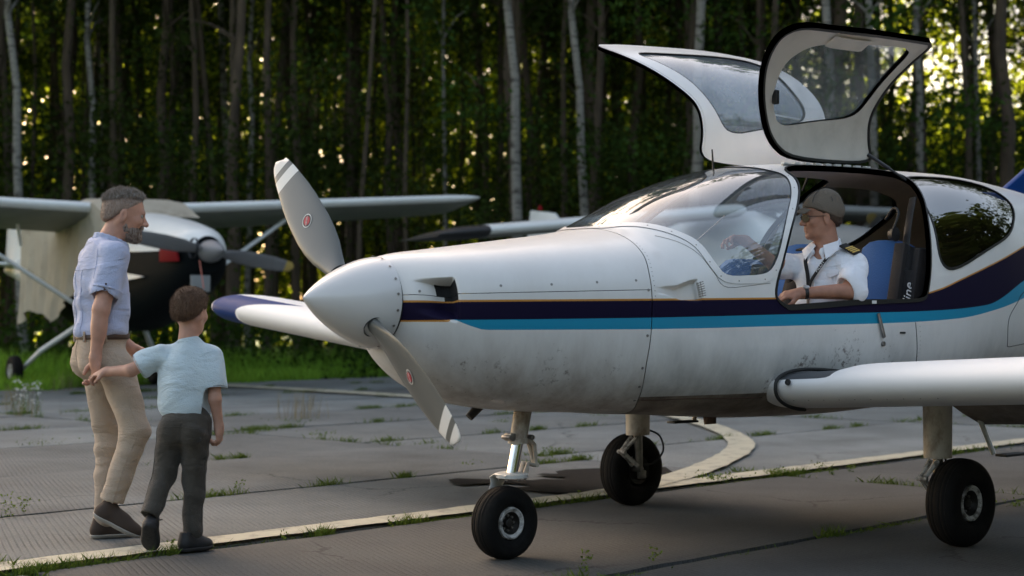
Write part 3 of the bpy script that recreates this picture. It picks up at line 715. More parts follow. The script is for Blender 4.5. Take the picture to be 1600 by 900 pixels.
def blade(tipP, label=None):
    d = (Vector(tipP) - hub); Lb = d.length; d.normalize(); X = Vector((1, 0, 0)); t = d.cross(X).normalized()
    b = MB(); st = [0, .08, .15, .2, .26, .34, .42, .5, .58, .66, .74, .805, .84, .875, .90, .935, .965, .985, 1.0]
    ch = interp([0, .15, .22, .34, .5, .66, .84, .94, .985, 1.], [.07, .07, .095, .165, .205, .20, .155, .115, .075, .03])
    th = interp([0, .15, .26, .5, 1.], [.07, .068, .036, .022, .008]); be = interp([0, .2, .5, 1.], [40, 30, 21, 13])
    rows = []
    for s_ in st:
        bb = R(float(be(s_))); c_ = t * math.cos(bb) - X * math.sin(bb); n_ = d.cross(c_).normalized(); cw = float(ch(s_)); tt = float(th(s_))
        row = []
        for k in range(20):
            a = 2 * math.pi * k / 20
            row.append(hub + d * (s_ * Lb - (.018 * math.sin(a * .5) ** 2 if s_ > .98 else 0)) + c_ * (cw / 2 * math.cos(a) + .012 * math.sin(math.pi * s_)) + n_ * (tt / 2 * math.sin(a) * (1.0 if abs(math.cos(a)) < .9 else .8)))
        rows.append(row)
    V = [p for r_ in rows for p in r_]; n = 20
    for i in range(len(st) - 1):
        s_ = (st[i] + st[i + 1]) / 2; mi = 1 if (s_ > .935 or .84 < s_ < .90) else 0
        if s_ > .90 and s_ < .935: mi = 0
        b.add(V[i * n:(i + 2) * n], [(k, (k + 1) % n, n + (k + 1) % n, n + k) for k in range(n)], mi)
    b.add(V[-n:], [tuple(range(n))], 1)
    me_b = b.build('propeller_blade', [M['blade'], M['bladew']], plane)
    import bmesh
    bm = bmesh.new(); bm.from_mesh(me_b.data); bmesh.ops.remove_doubles(bm, verts=bm.verts, dist=1e-5); bmesh.ops.recalc_face_normals(bm, faces=bm.faces); bm.to_mesh(me_b.data); bm.free()
    # oval badge on the front face
    bb = R(float(be(.56))); c_ = t * math.cos(bb) - X * math.sin(bb); n_ = d.cross(c_).normalized()
    if n_.x > 0: n_ = -n_
    o_ = hub + d * (.56 * Lb) + n_ * (.0125) + c_ * .012
    for rr, m_, q in ((1, M['bladew'], 0), (.86, M['black'], .0008), (.66, M['red'], .0016)):
        bd = MB(); ax1 = (c_ * .75 + d * .66).normalized(); ax2 = n_.cross(ax1)
        bd.add([o_ + n_ * q + ax1 * math.cos(a) * .027 * rr + ax2 * math.sin(a) * .033 * rr for a in np.linspace(0, 2 * math.pi, 28, endpoint=False)], [tuple(range(28))])
        bd.build('badge', m_, me_b, smooth=False)
    return me_b, ax1, ax2, o_, n_
B1 = blade(Vector(LP(-.83, -.655, 1.855))); B2 = blade(Vector(LP(-.83, .700, .618)))
for B in (B1, B2):
    me_b, ax1, ax2, o_, n_ = B
    tm = text_mesh('HARTZELL', .0105); tm.materials.append(M['bladew'])
    o = link('badge_lettering', tm, me_b); z = n_.normalized(); x = ax2.normalized() * (1 if ax2.z > 0 else -1); y = z.cross(x)
    o.matrix_local = Matrix(((x.x, y.x, z.x, o_.x + n_.x * .0022), (x.y, y.y, z.y, o_.y + n_.y * .0022), (x.z, y.z, z.z, o_.z + n_.z * .0022), (0, 0, 0, 1)))
# blade root openings in the spinner
for dd in ((LP(-.83, .700, .618)), (LP(-.83, -.655, 1.855))):
    d = (Vector(dd) - hub).normalized(); c_ = hub + d * .168
    r_ = MB(); r_.lathe(c_, d, [(-.03, .0), (-.001, .048), (.008, .052)], 24); r_.build('blade_cutout', M['dark'], spin)

# ---- wings
def airfoil(n=40):
    x = (1 - np.cos(np.linspace(0, math.pi, n))) / 2
    t = 5 * .165 * (.2969 * np.sqrt(x) * (1 + .30 * (1 - x) ** 5) - .126 * x - .3516 * x ** 2 + .2843 * x ** 3 - .1036 * x ** 4); cam_ = .006 * 4 * x * (1 - x)
    up_ = list(zip(x[::-1], (cam_ + t)[::-1])); lo = list(zip(x[1:], (cam_ - t)[1:])); return up_ + lo
AF = airfoil()
M['walk'] = mat('walkway_grey', (.06, .065, .07), .7)
def wing(side):
    Ys = [.50, .62, .70, .80, .88, .93, .97, 1.02, 1.08, 1.3, 1.7, 2.2, 2.8, 3.3] + list(np.arange(3.6, 4.6, .02)) + [4.64, 4.70, 4.75, 4.79, 4.82, 4.835]
    rows = []
    for Y in Ys:
        k = 1 - .26 * (1 - min(1, max(0, (Y - .86) / .2)) ** 2 * (3 - 2 * min(1, max(0, (Y - .86) / .2))))
        tipf = 1.0 if Y < 4.64 else .35 + .65 * math.sqrt(max(0.0, 1 - ((Y - 4.64) / .196) ** 2))
        DH = .055 if side == 1 else .108; ZR = .757 if side == 1 else .742
        chd = 1.22 * (.72 + .28 * tipf); zc = ZR + (Y - .64) * DH + .045; row = []
        for (x, z) in AF:
            zz = z * 1.22 * tipf * (.95 if side == 1 else 1.0)
            if zz > 0: zz *= k
            row.append(LP(1.17 + (.07 if Y < .6 else .02 if Y < .65 else 0) * (1 - x) + (1.22 - chd) * .35 + x * chd, side * Y, zc + zz - .015 - x * .05))
        rows.append(row)
    R3 = np.array(rows); n = len(AF); YA = np.array(Ys); xa = np.array([p[0] for p in AF]); jj = np.arange(n)
    ws_ = Sheet(Ys, [float(j) for j in range(n)])
    mid = n // 2
    def f_bl(Y, j):
        xx = np.interp(j, jj, xa); up_ = j < mid
        return np.maximum(np.maximum(4.40 - np.where(up_, .62 * np.minimum(1, xx / .15), 0) - Y, (Y - 4.77)), np.where(up_, (xx - .155) * 4, -1))
    def f_wk(Y, j):
        xx = np.interp(j, jj, xa); return np.maximum(np.maximum(Y - .95, (.02 - xx) * 4), (j - mid) * .1)
    bl, re_ = ws_.cut(ws_.P, f_bl); wk, re_ = ws_.cut(re_, f_wk)
    b = MB()
    for (Y, j) in zip(ws_.X, ws_.V):
        i = min(len(Ys) - 2, max(0, int(np.searchsorted(YA, Y) - 1))); ty = (Y - YA[i]) / (YA[i + 1] - YA[i]); k = min(n - 2, int(j)); tj = j - k
        p = (R3[i, k] * (1 - tj) + R3[i, k + 1] * tj) * (1 - ty) + (R3[i + 1, k] * (1 - tj) + R3[i + 1, k + 1] * tj) * ty; b.V.append(tuple(p))
    for g_, m_ in ((re_, 0), (bl, 1), (wk, 2)):
        for p in g_:
            q = [i for i in p]
            if len(set(q)) > 2: b.F.append(tuple(q)); b.M.append(m_)
    b.F.append(tuple((len(Ys) - 1) * n + j for j in range(n))); b.M.append(0)
    wg = b.build('wing', [M['wingw'], M['blue'], M['walk']], plane, angle=60)
    # rubber seal round the leading edge at the root
    Yr = .655; pts = [LP(1.162 + x * 1.22, side * (Yr), (.757 if side == 1 else .742) + .045 + z * 1.22 * (.95 if side == 1 else 1.0) * (.78 if z > 0 else 1) + (.008 if z > 0 else -.008) - .015 - x * .05) for (x, z) in AF if (x < .62 if z > 0 else x < .2)]
    MB().tube(pts, .009, 8).build('root_seal', M['rubber'], plane)
    # lowered flap
    fl = MB(); fl.grid([[LP(2.33, side * y, .70 + (y - .64) * .05 + dz), ][0:1] + [LP(2.45, side * y, .65 + (y - .64) * .05 + dz), LP(2.62, side * y, .545 + (y - .64) * .05 + dz * .2)] for y, dz in ((.85, .02), (1.5, .02), (2.1, .02), (2.7, .02))])
    fl.grid([[LP(2.33, side * y, .665 + (y - .64) * .05), LP(2.45, side * y, .61 + (y - .64) * .05), LP(2.62, side * y, .545 + (y - .64) * .05)] for y in (.85, 1.5, 2.1, 2.7)])
    fl.build('flap', M['belly'], plane)
    return wg
w1 = wing(1); w2 = wing(-1)
for k in range(10):
    y = .72 + k * .09; zc = .765 + (y - .64) * .05 + .03
    screw(w1, LP(1.22, y, zc - .075), Vector(LP(-.5, 0, -1)), .55)
cp = MB(); cp.lathe(LP(1.155, .735, .815), Vector(LP(-1, 0, .2)), [(-.006, .016), (.002, .015), (.003, 0.001)], 14); cp.build('stall_port', M['black'], w1)

# ---- undercarriage
def wheel(parent, c, r, wdt, rimr, side, label=None):
    c = Vector(c); ax = Vector(LP(0, 1, 0)) * side
    prof = []
    for a in np.linspace(-math.pi * .97, math.pi * .97, 110):
        q = a
        hx = math.sin(q); hr = math.cos(q)
        px_ = math.copysign(abs(hx) ** .75, hx); gv = .0035 if hr > .6 and min(abs(abs(px_) - .22), abs(abs(px_) - .48)) < .035 else 0
        prof.append((px_ * wdt / 2, rimr + (r - rimr) * (.5 + .5 * math.copysign(abs(hr) ** .72, hr)) - gv))
    ty = MB(); ty.lathe(c, ax, prof, 48)
    # tread grooves as slightly recessed rings
    for i, v in enumerate(ty.V): pass
    t_ = ty.build('tyre', M['tyre'], parent)
    if label: t_['label'] = label
    rm = MB()
    rm.lathe(c, ax, [(wdt * .33, rimr * 1.06), (wdt * .40, rimr * 1.02), (wdt * .41, rimr * .93), (wdt * .36, rimr * .86), (wdt * .34, rimr * .74)], 36, mi=0)
    rm.lathe(c, ax, [(wdt * .34, rimr * .74), (wdt * .20, rimr * .70), (wdt * .14, rimr * .60), (wdt * .12, rimr * .30), (wdt * .26, rimr * .28), (wdt * .28, rimr * .20), (wdt * .28, .001)], 36, mi=1)
    rm.lathe(c, ax, [(-wdt * .33, rimr * 1.06), (-wdt * .40, rimr), (-wdt * .34, rimr * .74), (-wdt * .14, rimr * .6), (-wdt * .12, .001)], 36, mi=1)
    rr = rm.build('rim', [M['rim'], M['hub']], parent)
    u = Vector((1, 0, 0)); v = Vector((0, 0, 1))
    bl = MB()
    for k in range(8):
        a = 2 * math.pi * k / 8; p = c + (u * math.cos(a) + v * math.sin(a)) * rimr * .48 + ax * wdt * .13
        bl.lathe(p, ax, [(0, .006), (.010, .006), (.011, .0005)], 6)
    bl.build('rim_bolt', M['steel'], rr)
    return rr
# nose leg
ng = MB(); top = Vector(LP(.125, 0, .74)); mid = Vector(LP(.083, 0, .545)); bot = Vector(LP(.045, 0, .388))
ng.tube([top, top.lerp(mid, .92), mid], [.043, .041, .041], 20); ng.tube([mid + Vector((0, 0, .012)), mid - Vector((0, 0, .012))], .048, 20)
nleg = ng.build('nose_leg', M['strutw'], plane)
MB().tube([mid, bot], .027, 20).build('chrome_piston', M['chrome'], nleg)
cl = MB(); cl.box(mid + Vector(LP(-.05, 0, .02)), (.03, .05, .035)); cl.tube([mid + Vector(LP(-.07, -.03, .02)), mid + Vector(LP(-.07, .03, .02))], .011, 8); cl.tube([mid + Vector(LP(.06, -.03, .015)), mid + Vector(LP(.06, .04, .015))], .013, 8); cl.build('clamp', M['steel'], nleg, bevel=.004)
tl = MB()
for y in (-.018, .018):
    tl.tube([mid + Vector(LP(.05, y, .01)), mid + Vector(LP(.085, y, -.02)), mid + Vector(LP(.105, y * .4, -.115))], [.012, .011, .009], 8)
    tl.tube([mid + Vector(LP(.105, y * .4, -.12)), bot + Vector(LP(.085, y, .05)), bot + Vector(LP(.065, y, -.005))], [.009, .011, .013], 8)
tl.tube([mid + Vector(LP(.105, -.02, -.118)), mid + Vector(LP(.105, .02, -.118))], .012, 8)
tl.build('torque_link', M['strutw'], nleg)
fk = MB(); pl_ = [(-.10, .012), (-.06, .022), (.06, .022), (.095, .005), (.095, -.004), (.06, .006), (-.06, .006), (-.10, -.004)]
wz = .170; wdn = .13
# arched one-sided fork: top plate reaching over to starboard, then down to the axle
fk.tube([bot + Vector(LP(0, .03, 0)), bot + Vector(LP(-.01, -.045, .004)), bot + Vector(LP(-.012, -.082, -.012)), bot + Vector(LP(-.015, -.094, -.05)), Vector(LP(-.008, -.094, .25)), Vector(LP(0, -.092, .165))], [.075, .07, .062, .055, .047, .036], 16, flat=(.16, 1.0), up=(0, 0, 1))
fk.lathe(bot + Vector((0, 0, -.012)), (0, 0, 1), [(0, .001), (0, .075), (.016, .078), (.020, .07), (.020, .03)], 28)
fk_ = fk.build('fork', M['bladew'], plane)
for k in range(7):
    a = 2 * math.pi * k / 7; MB().lathe(bot + Vector((math.cos(a) * .062, math.sin(a) * .062, -.013)), (0, 0, -1), [(0, .006), (.010, .006), (.012, .0005)], 6).build('fork_bolt', M['steel'], fk_)
wheel(plane, LP(0, 0, .170), .170, .135, .072, 1)
MB().tube([LP(0, -.10, .17), LP(0, .03, .17)], .012, 10).build('axle', M['steel'], nleg)
# main legs
for side in (1, -1):
    Y = 1.144 * side; m_ = MB(); zt = .79
    m_.tube([LP(1.935, Y - .10 * side, zt), LP(1.935, Y - .10 * side, .60), LP(1.935, Y - .10 * side, .43)], [.081, .079, .077], 24, flat=(.85, 1), up=(0, 1, 0))
    leg = m_.build('main_leg', M['strutw'], plane)
    MB().tube([LP(1.935, Y - .10 * side, .45), LP(1.94, Y - .10 * side, .235)], .026, 16).build('piston', M['steel'], leg)
    t2 = MB()
    for q in (-.022, .022):
        t2.tube([LP(1.90, Y - .10 * side + q, .415), LP(1.80, Y - .10 * side + q * .5, .335)], [.013, .010], 8)
        t2.tube([LP(1.80, Y - .10 * side + q * .5, .335), LP(1.91, Y - .10 * side + q, .25)], [.010, .013], 8)
    t2.tube([LP(1.80, Y - .10 * side - .03, .335), LP(1.80, Y - .10 * side + .03, .335)], .012, 8)
    t2.build('torque_link', M['rim'], leg)
    MB().tube([LP(1.94, Y - .13 * side, .225), LP(1.94, Y + .02 * side, .225)], .017, 10).build('axle', M['steel'], leg)
    h = MB(); h.tube(catmull([LP(1.99, Y - .13 * side, .46), LP(2.07, Y - .15 * side, .42), LP(2.10, Y - .15 * side, .33), LP(2.04, Y - .13 * side, .26), LP(1.96, Y - .12 * side, .25)], 5), .006, 8); h.build('brake_hose', M['black'], leg)
    c3 = MB(); c3.box(LP(1.98, Y - .085 * side, .19), (.06, .03, .05)); c3.build('brake_caliper', M['steel'], leg, bevel=.008)
    wheel(plane, LP(1.98, Y, .215), .217, .165, .085, side)

# ---- steps, exhaust, aerials, handle, panel lines
s1 = MB(); s1.tube([LP(2.50, .86, .72), LP(2.66, .90, .40)], [.016, .016], 10, flat=(1, .6)); stp = s1.build('boarding_step', M['bladew'], plane)
MB().box(LP(2.76, .95, .395), (.22, .07, .014)).build('step_tread', M['black'], stp, bevel=.003)
s2_ = MB(); s2_.tube([LP(1.62, -.28, .64), LP(1.60, -.28, .565)], .012, 8); st2 = s2_.build('boarding_step', M['strutw'], plane); MB().box(LP(1.51, -.28, .562), (.19, .06, .012)).build('step_tread', M['black'], st2, bevel=.003)
ex = MB(); ex.tube([LP(1.32, .08, .68), LP(1.32, .09, .575)], [.040, .031], 16, cap=False); ex.tube([LP(1.32, .08, .68), LP(1.32, .09, .577)], [.036, .027], 16, cap=False); ex.build('exhaust_pipe', M['exhaust'], plane)
MB().tube([LP(1.45, 0, 1.90), LP(1.44, 0, 2.015)], [.006, .004], 8).build('roof_aerial', M['black'], plane)
MB().tube([LP(-.02, -.12, .735), LP(-.10, -.14, .655)], [.026, .020], 10).build('drain_pipe', M['black'], plane)
hd = MB(); hd.tube([S1(1.958, -1.5, .012), S1(1.985, -6, .018), S1(2.01, -9, .014)], [.010, .012, .013], 10, flat=(1, .6)); hd.lathe(S1(2.02, -12, 0), Vector(LP(0, 1, 0)), [(0, .014), (.012, .013), (.014, .001)], 14)
hd.build('door_handle', M['steel'], plane, bevel=0)
MB().box(S1(1.93, .2, .004), (.038, .006, .016)).build('latch_plate', M['bladew'], plane)
MB().box(S1(2.19, -7.6, .002), (.045, .006, .010)).build('placard', M['black'], plane)
def seam(pts, r=.0022, name='panel_seam', m='rubber', side=1):
    P = [S1(x, v, .0004, side) for x, v in catmull(pts, 5)]; MB().tube(P, r, 6).build(name, M[m], plane)
seam([(2.31, -4), (2.345, -15), (2.37, -25)])
seam([(3.55, 2), (3.40, -1), (3.31, -7), (3.34, -20), (3.37, -22.5), (3.48, -23), (3.7, -24)])
seam([(.47, -51), (.8, -47.5), (1.217, -44.5)], .003, m='exhaust')
seam([(.60, 51), (.72, 34), (.78, 19), (.85, 10), (1.14, 8.6)], .0016, m='steel')
for (x, v) in [(-.68, 14), (-.36, 17), (-.12, 17.5), (.11, 18), (.32, 18.5)]: screw(plane, *[Vector(q[0]) for q in surfpt(x, v, 0)], 1.0)
for v in (12, -6.5, -24, -38, -52): 
    x = float(SEAMX(v)) - .018; screw(plane, *[Vector(q[0]) for q in surfpt(x, v, 0)], 1.1)
wf = [(p[0], p[1]) for p in WSP if -5 < p[1] < 80]
import itertools
for i in range(0, len(WSP), 3):
    a = np.array(WSP[i]); 
    if a[1] > 84: continue
    cen = np.array([1.1, 45.]); d = (a - cen) * np.array([1, KV]); d /= np.linalg.norm(d); q = a + d * .026 / np.array([1, KV])
    if psdf(DOORP, np.array([q[0]]), np.array([q[1]]))[0] > .02 and abs(q[1]) < 88: screw(plane, *[Vector(t[0]) for t in surfpt(q[0], q[1], .003)], .6)
# rivets near the wing root
for k in range(9): screw(plane, *[Vector(t[0]) for t in surfpt(1.95 + k * .042, -23.5 + .4 * math.sin(k * 2.), 0)], .55)

for k in range(22): screw(plane, *[Vector(t[0]) for t in surfpt(.52 + k * .034, -50.5 + k * .30, 0)], .4)
for k in range(12): screw(plane, *[Vector(t[0]) for t in surfpt(2.375 - .004 * abs(k - 6), -3.5 - k * 2.0, 0)], .35)
for k in range(16): screw(plane, *[Vector(t[0]) for t in surfpt(-.66 + k * .066, -62 - .3 * k, 0)], .45)
for k in range(14):
    v = 50 - k * 3.2; screw(plane, *[Vector(t[0]) for t in surfpt(float(SEAMX(v)) + .018, v, 0)], .4)
# ---- tail (mostly outside the picture)
fnm = MB(); fp = [(4.15, 1.93), (4.5, 2.12), (5.35, 2.92), (6.1, 3.0), (6.42, 1.6), (6.3, 1.45), (4.6, 1.75)]
fnm.prism([LP(x, -.02 if x < 5 else -.035, z) for x, z in fp], Vector(LP(0, .05, 0))); fnm.build('tail_fin', M['blue'], plane, bevel=.012)
for side in (1, -1):
    tp = MB(); tp.prism([LP(x, side * y, 1.42) for x, y in ((5.5, .15), (5.6, 1.6), (6.2, 1.62), (6.35, .12))], Vector((0, 0, .07))); tp.build('tailplane', M['white'], plane, bevel=.02)

# ---- cabin inside
ip = MB()
ip.prism([LP(.78, y, z) for y, z in ((-.50, 1.02), (.50, 1.02), (.52, 1.30), (.40, 1.425), (-.40, 1.425), (-.52, 1.30))], Vector((.05, 0, 0))); pn = ip.build('instrument_panel', M['black'], plane, bevel=.01)
gs3 = MB(); gs3.grid([[LP(x, y, 1.43 + .02 * math.cos(y * 3) - max(0, abs(y) - .36) * .8) for y in np.linspace(-.50, .50, 15)] for x in (.62, .75, .88)]); gs3.build('glareshield', M['black'], plane)
for i, y in enumerate((-.33, -.22, -.11, 0, .11, .22, .33)):
    for z in (1.32, 1.20):
        d_ = MB(); d_.lathe(LP(.832, y, z), (1, 0, 0), [(0, .040), (.006, .040), (.006, .034)], 18, mi=1); d_.lathe(LP(.834, y, z), (1, 0, 0), [(0, .033), (0.001, .001)], 18, mi=0); d_.build('dial', [M['brass'] if i == 3 else M['black'], M['steel']], pn)
fl = MB(); fl.box(LP(1.9, 0, .92), (2.4, 1.10, .02)); fl.build('cabin_floor', M['seatblack'], plane)
MB().box(LP(.74, 0, 1.1), (.02, 1.0, .55)).build('firewall', M['black'], plane)
def seat(x, y, wd, z0=.95, zt=1.50, tilt=.16, mats_=('seatblack', 'seatblue')):
    bb = MB()
    for a, b_, m_ in ((-wd / 2, -wd * .30, 0), (-wd * .30, wd * .30, 1), (wd * .30, wd / 2, 0)):
        n = 7; P = []
        for i in range(n + 1):
            t = i / n; z = z0 + (zt - z0) * t; xx = x + tilt * t; row = []
            for j in range(6):
                q = a + (b_ - a) * j / 5; sh_ = .05 + .012 * math.cos((j / 5 - .5) * math.pi); top = (1 - (abs(q) / (wd / 2)) ** 3 * .3 * (t > .8))
                row.append(LP(xx - sh_, y + q * (1 - .12 * t * t), z0 + (z - z0) * top))
            P.append(row)
        bb.grid(P, mi=m_)
        P2 = [[(p[0] + .11, p[1], p[2]) for p in r_] for r_ in P]; bb.grid(P2, mi=m_)
        bb.add([P[-1][k] for k in range(6)] + [P2[-1][k] for k in range(6)], [(k, k + 1, 7 + k, 6 + k) for k in range(5)], m_)
    for q in (-wd / 2, wd / 2):
        pass
    e0 = [LP(x - .05 + tilt * i / 7, y + s_ * wd / 2 * (1 - .12 * (i / 7) ** 2), z0 + (zt - z0) * i / 7 * (.7 if i > 5.6 else 1)) for s_ in (1,) for i in range(8)]
    bk = bb.build('seat', [M[mats_[0]], M[mats_[1]]], plane, smooth=True)
    cu = MB(); cu.box(LP(x - .28, y, z0 + .03), (.48, wd, .12)); cu.build('cushion', M[mats_[1]], bk, bevel=.03)
    for s_ in (1, -1):
        sb = MB(); sb.prism([LP(x - .06, y + s_ * (wd / 2 - .02), z0), LP(x + .07, y + s_ * (wd / 2 - .02), z0), LP(x + .07 + tilt, y + s_ * (wd / 2 * .88 - .02), zt - .05), LP(x - .06 + tilt, y + s_ * (wd / 2 * .88 - .02), zt - .05)], Vector(LP(0, s_ * .045, 0))); sb.build('bolster', M['seatblack'], bk, bevel=.012)
    return bk
seat(1.86, .30, .44, zt=1.46); seat(1.86, -.30, .44, zt=1.46)
seat(2.40, .29, .52, zt=1.56, tilt=.18); seat(2.40, -.29, .52, zt=1.56, tilt=.18)
pad = MB(); pad.prism([LP(2.30, .52, 1.06), LP(2.42, .50, 1.06), LP(2.60, .44, 1.52), LP(2.50, .46, 1.54)], Vector(LP(0, -.07, 0))); pd_ = pad.build('strap_pad', M['seatblack'], plane, bevel=.004)
tm = text_mesh('line', .085); tm.materials.append(M['brass']); o = link('strap_lettering', tm, pd_)
x = Vector(LP(.18, -.05, .46)).normalized(); z = Vector(LP(-.18, .98, .0)).normalized(); y = z.cross(x).normalized(); z = x.cross(y); pp = Vector(LP(2.42, .535, 1.265))
o.matrix_local = Matrix(((x.x, y.x, z.x, pp.x), (x.y, y.y, z.y, pp.y), (x.z, y.z, z.z, pp.z), (0, 0, 0, 1)))
sb = MB(); sb.tube(catmull([LP(2.66, .40, 1.80), LP(2.58, .42, 1.62), LP(2.50, .45, 1.40), LP(2.38, .47, 1.15)], 5), .024, 8, flat=(.15, 1)); sb.build('seat_belt', M['black'], plane)
hs_ = MB(); hs_.tube(catmull([LP(2.52, .36, 1.60), LP(2.55, .38, 1.70), LP(2.58, .33, 1.74), LP(2.60, .26, 1.68)], 5), .008, 8); hs_.lathe(LP(2.52, .37, 1.59), Vector(LP(0, 1, 0)), [(-.02, .001), (-.02, .03), (.015, .04), (.02, .001)], 16); hs_.build('headset', M['black'], plane)
yk = MB(); yk.tube([LP(.84, .27, 1.16), LP(1.06, .27, 1.16)], .012, 10); yk.tube(catmull([LP(1.06, .16, 1.27), LP(1.07, .15, 1.17), LP(1.07, .20, 1.13), LP(1.07, .34, 1.13), LP(1.07, .39, 1.17), LP(1.06, .38, 1.27)], 4), .013, 10); yk.build('control_yoke', M['black'], plane)
MB().tube([LP(.80, .30, 1.38), LP(1.02, .46, 1.62)], .004, 6).build('panel_rod', M['steel'], plane)

# ================================================================ people: continuous implicit bodies, dressed in separate garments
def _noise(P, s, seed):
    r_ = np.random.default_rng(seed); out = 0
    for k in range(6):
        d = r_.normal(size=3); d /= np.linalg.norm(d); out = out + np.sin((P @ d) * s * (0.7 + .8 * r_.random()) + r_.random() * 6.28)
    return out / 3
class Sdf:
    def __init__(s): s.ops = []; s.lo = np.full(3, 1e9); s.hi = -s.lo
    def _bb(s, *pts, r=.1):
        for p in pts: s.lo = np.minimum(s.lo, np.array(p) - r); s.hi = np.maximum(s.hi, np.array(p) + r)
    def cap(s, a, b, ra, rb=None, k=.02, op='u'):
        rb = ra if rb is None else rb; s.ops.append(('cap', np.array(a, float), np.array(b, float), ra, rb, k, op)); 
        if op == 'u': s._bb(a, b, r=max(ra, rb) + .02)
        return s
    def ell(s, c, r, k=.02, ax=None, op='u'):
        """ax: rows are the local axes"""
        s.ops.append(('ell', np.array(c, float), np.array(r, float), np.eye(3) if ax is None else np.array(ax, float), None, k, op))
        if op == 'u': s._bb(c, r=max(r) + .02)
        return s
    def plane(s, n, c, k=.004): s.ops.append(('pl', np.array(n, float), float(c), None, None, k, 'i')); return s
    def disp(s, fn): s.ops.append(('disp', fn, None, None, None, 0, 'd')); return s
    def grow(s, d): s.ops.append(('grow', d, None, None, None, 0, 'd')); return s
    def __call__(s, P):
        d = np.full(len(P), 1.0, np.float32)
        for o in s.ops:
            if o[0] == 'cap':
                a, b = o[1], o[2]; ab = b - a; t = np.clip(((P - a) @ ab) / max(1e-9, ab @ ab), 0, 1); e = np.linalg.norm(P - a - t[:, None] * ab, axis=1) - (o[3] + (o[4] - o[3]) * t)
            elif o[0] == 'ell':
                q = (P - o[1]) @ o[3].T; k0 = np.linalg.norm(q / o[2], axis=1); k1 = np.linalg.norm(q / (o[2] ** 2), axis=1); e = k0 * (k0 - 1) / np.maximum(k1, 1e-6)
            elif o[0] == 'pl': e = P @ o[1] - o[2]
            elif o[0] == 'disp': d = d + o[1](P); continue
            elif o[0] == 'grow': d = d - o[1]; continue
            k = o[5]
            if o[6] == 'u': h = np.maximum(k - np.abs(d - e), 0) / k; d = np.minimum(d, e) - h * h * k / 4
            elif o[6] == 's': e = -e; h = np.maximum(k - np.abs(d - e), 0) / k; d = np.maximum(d, e) + h * h * k / 4
            elif o[6] == 'i': h = np.maximum(k - np.abs(d - e), 0) / k; d = np.maximum(d, e) + h * h * k / 4
        return d
def nets(sdf, h):
    lo, hi = sdf.lo - 3 * h, sdf.hi + 3 * h; B = 6
    nb = np.ceil((hi - lo) / (h * B)).astype(int)
    g = [lo[i] + (np.arange(nb[i]) + .5) * h * B for i in range(3)]
    G = np.stack(np.meshgrid(*g, indexing='ij'), -1).reshape(-1, 3); dc = sdf(G)
    D = np.repeat(np.repeat(np.repeat(dc.reshape(nb), B, 0), B, 1), B, 2).astype(np.float32)
    act = np.argwhere((np.abs(dc) < h * B * 1.15).reshape(nb))
    loc = np.stack(np.meshgrid(*[np.arange(B)] * 3, indexing='ij'), -1).reshape(-1, 3)
    for s_ in range(0, len(act), 400):
        idx = (act[s_:s_ + 400, None, :] * B + loc[None]).reshape(-1, 3); D[idx[:, 0], idx[:, 1], idx[:, 2]] = sdf(lo + idx * h)
    S = D < 0; c = np.zeros(np.array(D.shape) - 1, np.uint8)
    sh_ = [(i, j, k) for i in (0, 1) for j in (0, 1) for k in (0, 1)]; n = D.shape
    sl = lambda A, o: A[o[0]:n[0] - 1 + o[0], o[1]:n[1] - 1 + o[1], o[2]:n[2] - 1 + o[2]]
    for o in sh_: c += sl(S, o)
    cells = np.argwhere((c > 0) & (c < 8)); idm = np.full(c.shape, -1, np.int32); idm[tuple(cells.T)] = np.arange(len(cells))
    acc = np.zeros((len(cells), 3)); cnt = np.zeros(len(cells))
    for a in sh_:
        for ax in range(3):
            if a[ax] == 1: continue
            b = list(a); b[ax] = 1; pa = cells + np.array(a); pb = cells + np.array(b); da = D[tuple(pa.T)]; db = D[tuple(pb.T)]
            m = (da < 0) != (db < 0); t = np.where(m, da / np.where(m, da - db, 1), 0); acc += np.where(m[:, None], pa + (pb - pa) * t[:, None], 0); cnt += m
    V = lo + (acc / cnt[:, None]) * h; Q = []
    for ax in range(3):
        o = [0, 0, 0]; o[ax] = 1; a = S[1:-1, 1:-1, 1:-1]; b = S[1 + o[0]:n[0] - 1 + o[0], 1 + o[1]:n[1] - 1 + o[1], 1 + o[2]:n[2] - 1 + o[2]]
        for m, flip in (((a & ~b), False), ((~a & b), True)):
            e = np.argwhere(m) + 1
            if not len(e): continue
            u = [i for i in range(3) if i != ax]; du = np.zeros(3, int); dv = np.zeros(3, int); du[u[0]] = 1; dv[u[1]] = 1
            ok = np.all(e < np.array(idm.shape), 1); e = e[ok]
            q = [idm[tuple((e - du - dv).T)], idm[tuple((e - dv).T)], idm[tuple(e.T)], idm[tuple((e - du).T)]]
            if (ax == 1) != flip: q = q[::-1]
            q = np.stack(q, 1); Q.append(q[(q >= 0).all(1)])
    return V, np.concatenate(Q)
def body_part(name, sdf, h, m, parent, **props):
    V, F = nets(sdf, h); return link(name, mesh_np(name, V, F, m), parent, **props)
